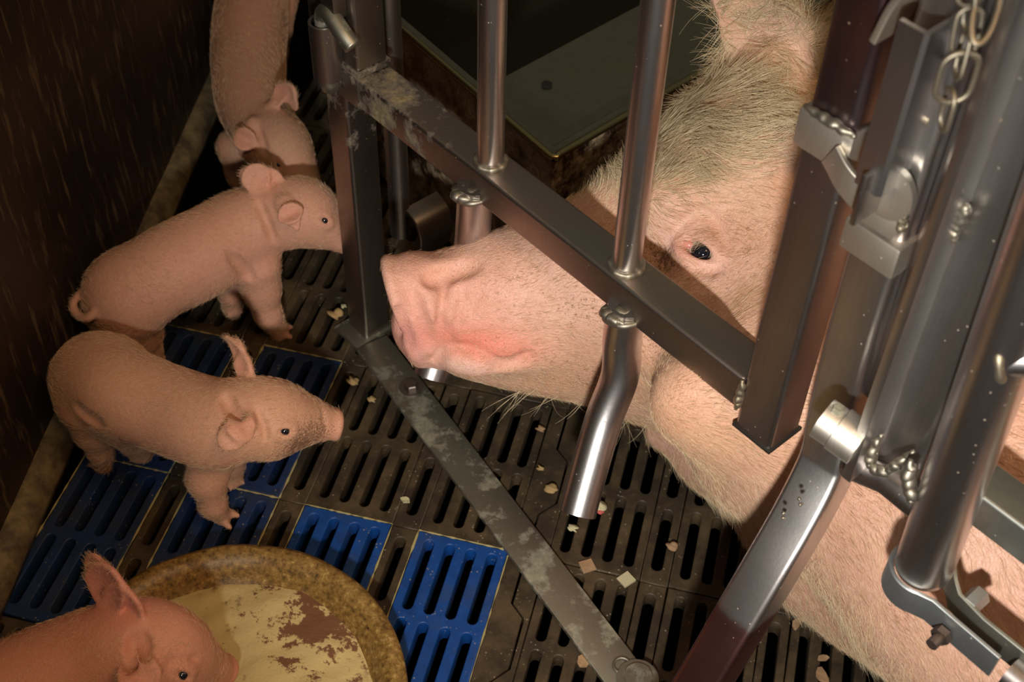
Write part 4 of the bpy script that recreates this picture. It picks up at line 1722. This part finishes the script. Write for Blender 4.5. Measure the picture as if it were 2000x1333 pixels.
paint(me, spts, BASE, [
    (on(1120, 760), (.10, .08, .05), (.66, .37, .21), .7),
    (on(1330, 840), (.16, .11, .06), (.70, .42, .24), .8),
    (on(1180, 730), (.07, .07, .05), (.64, .37, .24), .7),
    (on(900, 610), (.07, .07, .06), (.80, .38, .31), .70),
    (Nc, (.030, .06, .06), (.80, .37, .29), .9),
    (on(800, 665), (.03, .03, .03), (.80, .36, .33), .8),
    (on(925, 668), (.050, .04, .018), (.80, .15, .10), .7),
    (on(990, 694), (.032, .03, .014), (.84, .22, .17), .75),
    (on(885, 714), (.024, .03, .009), (.80, .58, .49), .6),
    (on(930, 724), (.030, .03, .008), (.80, .58, .51), .6),
    (on(1340, 440), (.04, .04, .03), (.86, .55, .54), .8),
    (on(1410, 520), (.03, .03, .02), (.86, .55, .54), .7),
    (on(1330, 488), (.014, .014, .010), (.85, .36, .36), .8),
    (on(1450, 430), (.06, .06, .05), (.85, .50, .36), .6),
    (mid(1500, 70, .05), (.05, .05, .05), (.74, .50, .42), .8),
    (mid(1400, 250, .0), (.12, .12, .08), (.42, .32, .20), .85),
    (P(1700, 1050, .1), (.20, .20, .14), (.60, .35, .27), .85),  # flank, this spot and the next: weaker flash put into a darker tint
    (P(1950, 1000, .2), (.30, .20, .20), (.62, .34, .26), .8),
    (P(1400, 960, .08), (.10, .08, .05), (.44, .34, .29), .9),  # brisket greyed: its shadow is put into the tint
], [
    (on(1450, 440), (.05, .05, .05), .42),
    (on(1150, 600), (.07, .06, .04), .52),
    (on(1300, 505), (.03, .03, .016), .95),
    (on(1285, 525), (.03, .03, .02), .75),
    (on(1260, 650), (.06, .05, .06), .42),
    (on(1170, 740), (.06, .06, .04), .60),
    (on(1100, 700), (.05, .05, .03), .45),
    (on(1380, 800), (.10, .08, .05), .40),
    (on(1420, 330), (.08, .05, .05), .4),
    (on(1440, 560), (.06, .05, .03), .4),
    (on(1080, 620), (.05, .05, .03), .42),
    (on(1340, 400), (.05, .03, .012), .42),
    (on(960, 660), (.05, .05, .03), .38),
    (on(1020, 560), (.07, .07, .05), .40),
    (on(1060, 740), (.06, .05, .03), .45),
    (on(900, 520), (.03, .03, .012), .45),
    (on(1480, 520), (.05, .05, .06), .42),
    (on(1290, 700), (.03, .03, .03), .55),
    (on(1550, 700), (.10, .10, .06), .36),
])
me.materials.append(M_SKIN)
me.transform(Matrix.Translation(-parent_world(sow)))
body = bpy.data.objects.new('body', me)
COL.objects.link(body)
body.parent = sow
for i, (c_, ev) in enumerate(EL):
    e1, e3 = (ax1, ax3) if i == 0 else (mdir(ax1), mdir(ax3))
    eb = ball('eye', c_ - ev * .0004, .0142, M_SCLERA, sow, axes=np.stack([e1, ev, e3]), sub=4)
    look = unit(ev - e3 * .12 + e1 * .10)
    ball('iris', c_ - ev * .0004 + look * .0016, .0131, M_IRIS, eb, sub=4)
    ball('pupil', c_ - ev * .0004 + look * .0032, .0119, M_EYE, eb, sub=4)
    ball('tear_corner', c_ + ev * .0085 - e1 * .0175, .0052, M_PINKWET, eb, axes=np.stack([e1, ev, e3]), scale=(1.5, .6, .8))


def hloc(p):
    q = p - Hc
    return q @ F, q @ Lh, p[:, 2]


def smst(x):
    return 1 / (1 + np.exp(-np.clip(x, -30, 30)))


# the shaggy crest reaches down to a line over the brow, seen at these pixels
cl_pts = np.array([on(x, y) for x, y in ((1180, 385), (1250, 385), (1330, 370), (1400, 345), (1450, 320), (1520, 270), (1560, 200))])


def m_crest(p, nr):
    f, l, z = hloc(p)
    line = np.interp(-f, -(cl_pts - Hc) @ F, cl_pts[:, 2])
    ll = np.interp(-f, -(cl_pts - Hc) @ F, (cl_pts - Hc) @ Lh)
    v = (z - line) + (l - ll) * .9
    d = smst(v / .010) * smst((.07 - f) / .012) * (p[:, 0] < .2)
    ear = np.exp(-(((p - mid(1505, 60, .06)) / .055) ** 2).sum(1))
    d = d * (1 - .72 * ear)
    ln = .018 + .034 * smst((v - .025) / .015) * smst((.04 - f) / .03) - .016 * ear
    return d + 1e-6, ln


def m_short(p, nr):
    f, l, z = hloc(p)
    d = np.ones(len(p)) * (p[:, 0] < .45)
    d *= 1 - .93 * smst((f - .215) / .012)
    d *= 1 - .9 * np.exp(-(((p - EL[0][0]) / .024) ** 2).sum(1))
    d *= 1 - .4 * np.exp(-(((p - on_brow) / .05) ** 2).sum(1))
    ln = np.where(f < .05, .013, .0095)
    ln = np.where((f > .165), .0068, ln)
    vis = (nr @ unit(CP - Hc)) > -.35
    return d * vis, ln


on_brow = on(1430, 430)


def m_under(p, nr):
    f, l, z = hloc(p)
    d = ((nr[:, 2] < -.05) & (nr @ np.array([-.3, -.9, 0]) > .0) & (p[:, 0] < .30)).astype(float) * smst((.20 - f) / .01)
    return d, np.where(f > .0, .011, .022)


def d_back(p, nr):
    f, l, z = hloc(p)
    up_ = np.clip((.05 - f) / .15, 0, 1)[:, None]
    return -F * 1.0 + UP * (.25 - .45 * up_) - Lh * (.05 + .15 * up_)


def d_body(p, nr):
    f, l, z = hloc(p)
    k = np.clip((-f + .02) / .12, 0, 1)[:, None]
    return (1 - k) * (-F - UP * .15) + k * np.array([.75, -.45, -.45])


fur('crest_bristles', spts, squads, m_crest, d_back, 19000, M_HAIR, sow, 1, .00021, .20, 9, .9, .10)
fur('short_bristles', spts, squads, m_short, d_body, 95000, M_HAIRS, sow, 2, .00014, .26, 4, .35, .16)
fur('jowl_bristles', spts, squads, m_under, lambda p, nr: np.tile(-F * .6 + np.array([.1, -.1, -.9]), (len(p), 1)), 6500, M_HAIR, sow, 3, .00013, .35, 6, .3, .25)


def m_chin(p, nr):
    d = np.zeros(len(p))
    for q_ in (on(1030, 764), (on(1080, 776)), on(1140, 788), on(1228, 822), on(1010, 760)):
        d += np.exp(-(((p - q_) / .010) ** 2).sum(1))
    return d + 1e-9, np.full(len(p), .045)


fur('chin_whiskers', spts, squads, m_chin, lambda p, nr: np.tile(np.array([.15, -.5, -.6]), (len(p), 1)), 26, M_HAIR, sow, 5, .00026, 1.0, 8, .6, .3, .6)


def m_lash(p, nr):
    d = np.exp(-(((p - (EL[0][0] + EL[0][1] * .014 + ax3 * .010)) / .009) ** 2).sum(1)) * ((p - EL[0][0]) @ ax3 > .005)
    return d, np.full(len(p), .012)


fur('lashes', spts, squads, m_lash, lambda p, nr: np.tile(-ax3 * .7 + EL[0][1] * .6 - ax1 * .2, (len(p), 1)), 60, M_LASH, sow, 6, .00014, .9, 5, .1, .15, .3)


# ------------------------------------------------------------------ the piglets
def piglet(label, spine, legs, ears, eyes, tail=None, disc=None, snoutdir=None, seed=0, base=(.78, .42, .29), extra=None, spots=(), dirt=(), pad=.05, brow=(), eyepx=(), folds=()):
    allp = np.array([p for p, r in spine] + [p for lg in legs for p, r in lg] + [p for e in ears for p in e.get('pts', [])] + ([p for p in tail] if tail else []))
    lo, hi = allp.min(0) - pad, allp.max(0) + pad
    lo[2] = -.012
    S = Field(lo, hi, .0021)
    sp4 = bez([np.append(p, r) for p, r in spine], 5)
    for q0_, q1_ in zip(sp4[:-1], sp4[1:]):
        S.cone(q0_[:3], q0_[3], q1_[:3], q1_[3], .004)
    for e_ in extra or []:
        S.ell(e_[0], e_[1], e_[2] if len(e_) > 2 else None, .018)
    for lg in legs:
        for (a, ra), (b_, rb) in zip(lg[:-1], lg[1:]):
            S.cone(a, ra, b_, rb, .010)
        # cloven foot: two toes and dew claws
        (k_, rk), (h_, rh) = lg[-2], lg[-1]
        fwd = unit([(h_ - lg[-3][0])[0], (h_ - lg[-3][0])[1], 0]) if np.linalg.norm((h_ - lg[-3][0])[:2]) > .004 else unit([snoutdir[0], snoutdir[1], 0])
        sd_ = np.array([-fwd[1], fwd[0], 0])
        for sg in (-1, 1):
            S.cone(h_ + Z * .004 + sd_ * sg * .0045, .0052, h_ + fwd * .0135 + sd_ * sg * .0085 - Z * (h_[2] - .0045), .0034, .003)
            S.cone(k_ - fwd * .006 + sd_ * sg * .006, .0025, k_ - fwd * .011 + sd_ * sg * .008 - Z * .003, .0018, .003)
    for e in ears:
        if 'px' in e:
            e['pts'] = [on(x_, y_, 0, S) + unit(CP - on(x_, y_, 0, S)) * h_ for x_, y_, h_ in e['px']]
        ps, ws, nm = e['pts'], e['w'], e['n']
        S.cone(ps[0] - unit(ps[1] - ps[0]) * .006, ws[0] * .75, ps[0], ws[0] * .6, .008)
        for i in range(len(ps) - 1):
            S.flat(ps[i], ws[i], ps[i + 1], ws[i + 1], nm, .0022, e.get('cup', 9.0), .004)
    if tail:
        tp = bez(tail, 4)
        for i in range(len(tp) - 1):
            S.cone(tp[i], .0050 - .0028 * i / len(tp), tp[i + 1], .0050 - .0028 * (i + 1) / len(tp), .003)
    if disc is not None:
        dc, dr, dnn = disc
        up_ = unit(Z - dnn * (Z @ dnn))
        S.flat(dc, dr, dc + up_ * .001, dr, dnn, .0032, 0, .006)
        sdd = np.cross(dnn, up_)
        for sg in (-1, 1):
            S.ell(dc + dnn * .004 + sdd * sg * dr * .40, (.0034, .0034, .0034), None, .002, sub=True)
    for pix, r_, k_ in folds:
        groove(pix, r_, k_, 0.0, True, S)
    eyes = list(eyes)
    for ex, ey, er in eyepx:
        p_, n_ = march(ex, ey, S=S)
        ev_ = unit(n_ + unit(CP - p_) * .5)
        sdv = unit(snoutdir - ev_ * (snoutdir @ ev_))
        upv = np.cross(sdv, ev_)
        ax_ = np.stack([sdv, ev_, upv])
        S.ell(p_ - ev_ * .004, (er * 2.3, er * 1.3, er * 1.9), ax_, .006)
        S.ell(p_ + ev_ * .0030, (er * 1.4, er * .7, er * .50), ax_, .0025, sub=True)
        eyes.append((p_ - ev_ * .0022, ev_, er * .86))
    me, pts, quads = S.mesh('piglet_body', 2)
    root = spine[len(spine) // 2][0] * np.array([1, 1, 0])
    o = empty('piglet', root, label, 'piglet', 'piglets')
    sp = list(spots)
    if disc is not None:
        sp.append((disc[0], (.014,) * 3, (.80, .26, .20), .9))
    for e in ears:
        sp.append((e['pts'][1], (.018,) * 3, (.80, .33, .25), .6))
    for lg in legs:
        sp.append((lg[-1][0], (.014, .014, .018), (.62, .28, .19), .7))
    paint(me, pts, base, sp, dirt)
    me.materials.append(M_SKINP)
    me.transform(Matrix.Translation(-parent_world(o)))
    b_ = bpy.data.objects.new('body', me)
    COL.objects.link(b_)
    b_.parent = o
    for ep, evn, er in eyes:
        ball('eye', ep, er, M_EYE, o)
    sdr = -unit(snoutdir)

    def mk(p, nr):
        dd_ = np.ones(len(p))
        if disc is not None:
            dd_ *= 1 - np.exp(-(((p - disc[0]) / .022) ** 2).sum(1))
        return dd_ * (nr[:, 2] > -.6), np.full(len(p), .0070)
    fur('fine_hair', pts, quads, mk, lambda p, nr: np.tile(sdr - Z * .25, (len(p), 1)), 26000, M_FUZZ, o, 50 + seed, .00013, .34, 3, .25, .2)
    return o


def hoof(px, py):
    p = P(px, py, .0)
    return p + Z * .0065


# middle piglet (above the bowl), head to the right
sn = unit(P(655, 832, .118) - P(540, 822, .142))
piglet('piglet with a muddy cheek, one front hoof on the blue panel above the bowl',
       [(P(200, 738, .128), .045), (P(235, 765, .138), .047), (P(330, 800, .136), .045), (P(415, 828, .142), .046), (P(470, 818, .155), .040),
        (P(525, 815, .152), .040), (P(572, 820, .141), .0295), (P(610, 822, .132), .0215), (P(642, 829, .124), .0150)],
       [[(P(420, 880, .105), .028), (P(405, 935, .072), .020), (P(416, 985, .036), .0135), (hoof(436, 1016), .0100)],
        [(P(430, 850, .10), .024), (P(450, 905, .05), .014), (P(455, 935, .025), .009), (hoof(452, 942), .0080)],
        [(P(178, 790, .110), .036), (P(185, 838, .075), .022), (P(196, 880, .040), .0125), (hoof(206, 915), .0100)],
        [(P(240, 820, .10), .030), (P(262, 865, .045), .014), (P(275, 885, .022), .010), (hoof(284, 897), .0085)]],
       [dict(pts=[P(490, 752, .180), P(478, 715, .192), P(466, 680, .202), P(448, 664, .206)], w=[.010, .0125, .0115, .008], n=unit([.3, -.8, -.3]), cup=14),
        dict(px=[(486, 822, .002), (470, 836, .012), (450, 856, .018), (430, 878, .020)], w=[.009, .0155, .0135, .004], n=unit([.25, -.60, .76]), cup=-7)],
       [],
       eyepx=[(557, 843, .0062)], folds=[([(500, 800), (515, 830), (520, 860)], .0016, .006), ([(648, 862), (610, 872), (575, 876)], .0016, .004), ([(440, 775), (452, 800), (470, 812)], .002, .01), ([(630, 800), (634, 825), (640, 850)], .0012, .003), ([(152, 800), (172, 818), (192, 826)], .0012, .012)],
       disc=(P(657, 831, .122), .0165, sn), snoutdir=sn, seed=1, base=(.68, .38, .24),
       extra=[(P(200, 745, .12), (.056, .050, .050)), (P(520, 845, .135), (.030, .024, .026))],
       spots=[(P(330, 830, .14), (.06, .05, .05), (.78, .38, .27), .5), (P(140, 760, .11), (.04, .04, .05), (.74, .30, .22), .5)],
       dirt=[(P(592, 866, .140), (.038, .045, .03), 1.15), (P(560, 790, .17), (.035, .04, .03), .55), (P(600, 850, .13), (.02, .02, .012), .8)],
       brow=[(P(480, 842, .176), .004, P(470, 858, .172), .004)])

# upper piglet reaching toward the corner post
sn = unit(P(690, 478, .118) - P(590, 415, .150))
piglet('piglet with a curled tail, its snout reaching behind the corner post',
       [(P(272, 560, .132), .043), (P(315, 535, .142), .048), (P(385, 500, .142), .050), (P(465, 455, .148), .047), (P(525, 425, .160), .041),
        (P(585, 415, .165), .041), (P(625, 432, .150), .032), (P(658, 452, .135), .022), (P(680, 468, .126), .0165)],
       [[(P(500, 520, .115), .030), (P(510, 565, .082), .022), (P(524, 615, .045), .0150), (hoof(547, 655), .0115)],
        [(P(450, 520, .10), .026), (P(452, 570, .06), .015), (P(455, 600, .03), .010), (hoof(458, 618), .0090)],
        [(P(255, 610, .105), .038), (P(270, 648, .070), .027), (P(290, 690, .035), .0150), (hoof(305, 720), .0105)],
        [(P(215, 600, .10), .034), (P(225, 650, .06), .020), (P(235, 690, .03), .012), (hoof(245, 715), .0100)]],
       [dict(pts=[P(548, 375, .195), P(525, 358, .205), P(500, 348, .212), P(486, 343, .214)], w=[.012, .0175, .0175, .012], n=unit([.3, -.6, .5]), cup=8),
        dict(px=[(558, 402, .001), (568, 420, .010), (580, 446, .011)], w=[.011, .0155, .004], n=unit([.3, -.6, .7]), cup=10)],
       [], eyepx=[(634, 431, .0058)], folds=[([(505, 395), (520, 430), (535, 470)], .0018, .008), ([(450, 500), (475, 525), (490, 545)], .0022, .010)],
       tail=[P(208, 592, .14), P(190, 605, .138), P(172, 622, .13), P(152, 616, .125), P(143, 596, .128), P(156, 574, .135), P(178, 563, .14), P(192, 560, .145)],
       disc=(P(686, 472, .123), .0150, sn), snoutdir=sn, seed=2, base=(.68, .37, .26),
       extra=[(P(250, 575, .125), (.052, .050, .050))], spots=[(P(400, 540, .14), (.08, .06, .05), (.76, .40, .32), .5)])

# far piglet, coming down toward the others
sn = unit(P(610, 395, .100) - P(545, 290, .160))
piglet('farthest piglet, at the top edge, facing down between wall and post',
       [(P(497, -60, .135), .047), (P(490, 30, .142), .051), (P(485, 120, .142), .049), (P(492, 200, .148), .045), (P(520, 255, .155), .040),
        (P(545, 290, .158), .040), (P(570, 330, .145), .030), (P(594, 370, .128), .021), (P(610, 395, .118), .0160)],
       [[(P(462, 290, .10), .026), (P(468, 340, .06), .017), (P(475, 375, .03), .012), (hoof(480, 395), .0100)],
        [(P(535, 280, .10), .024), (P(540, 330, .06), .015), (P(545, 370, .03), .011), (hoof(550, 392), .0090)],
        [(P(455, -20, .10), .036), (P(450, 40, .06), .018), (P(450, 80, .03), .011), (hoof(450, 100), .0100)],
        [(P(540, -20, .10), .036), (P(545, 60, .06), .018), (P(545, 100, .03), .012), (hoof(548, 120), .0100)]],
       [dict(pts=[P(535, 205, .198), P(552, 180, .212), P(568, 182, .216), P(576, 205, .206)], w=[.010, .0125, .0125, .008], n=unit([-.5, -.7, .2]), cup=10),
        dict(px=[(490, 248, .001), (480, 272, .012), (474, 302, .016)], w=[.010, .0165, .006], n=unit([.1, -.6, .75]), cup=-7)],
       [], eyepx=[(544, 322, .0046)], folds=[([(505, 250), (512, 275), (520, 300)], .0018, .006)],
       disc=(P(614, 400, .114), .0145, sn), snoutdir=sn, seed=3, base=(.56, .32, .21),
       extra=[(P(495, -40, .12), (.052, .052, .048))])

# feeding piglet at the bottom left corner
sn = unit(P(440, 1312, .070) - P(345, 1262, .165))
piglet('piglet in the bottom left corner feeding with its snout in the bowl',
       [(P(-190, 1490, .140), .050), (P(-70, 1420, .152), .052), (P(60, 1352, .156), .050), (P(170, 1302, .162), .047), (P(255, 1270, .175), .043),
        (P(308, 1272, .172), .041), (P(350, 1284, .142), .032), (P(392, 1300, .106), .0225), (P(424, 1310, .080), .0155)],
       [[(P(120, 1370, .11), .028), (P(90, 1430, .07), .018), (P(75, 1460, .035), .013), (hoof(70, 1490), .0105)],
        [(P(120, 1250, .10), .024), (P(100, 1240, .06), .015), (P(95, 1250, .03), .011), (hoof(100, 1262), .0090)],
        [(P(-200, 1560, .11), .036), (P(-210, 1620, .06), .018), (P(-200, 1650, .03), .012), (hoof(-190, 1680), .0100)],
        [(P(-230, 1450, .10), .036), (P(-250, 1470, .06), .018), (P(-250, 1490, .03), .012), (hoof(-240, 1500), .0100)]],
       [dict(pts=[P(272, 1215, .205), P(248, 1180, .218), P(216, 1142, .228), P(192, 1112, .232)], w=[.015, .0235, .0245, .016], n=unit([-.35, -.75, .35]), cup=9),
        dict(px=[(292, 1300, .001), (272, 1322, .014), (256, 1350, .020)], w=[.011, .019, .009], n=unit([.2, -.5, .8]), cup=-6)],
       [], eyepx=[(357, 1320, .0062)], folds=[([(262, 1240), (262, 1275), (250, 1310)], .0026, .008), ([(278, 1235), (285, 1265), (282, 1290)], .0018, .006), ([(330, 1290), (360, 1295), (385, 1285)], .0014, .005)],
       disc=(P(434, 1312, .072), .0165, sn), snoutdir=sn, seed=4, base=(.66, .28, .19),
       extra=[(P(330, 1290, .150), (.034, .032, .034))],
       spots=[(P(330, 1270, .2), (.05, .05, .04), (.72, .36, .20), .5), (P(210, 1130, .23), (.05, .05, .04), (.82, .32, .26), .8)])
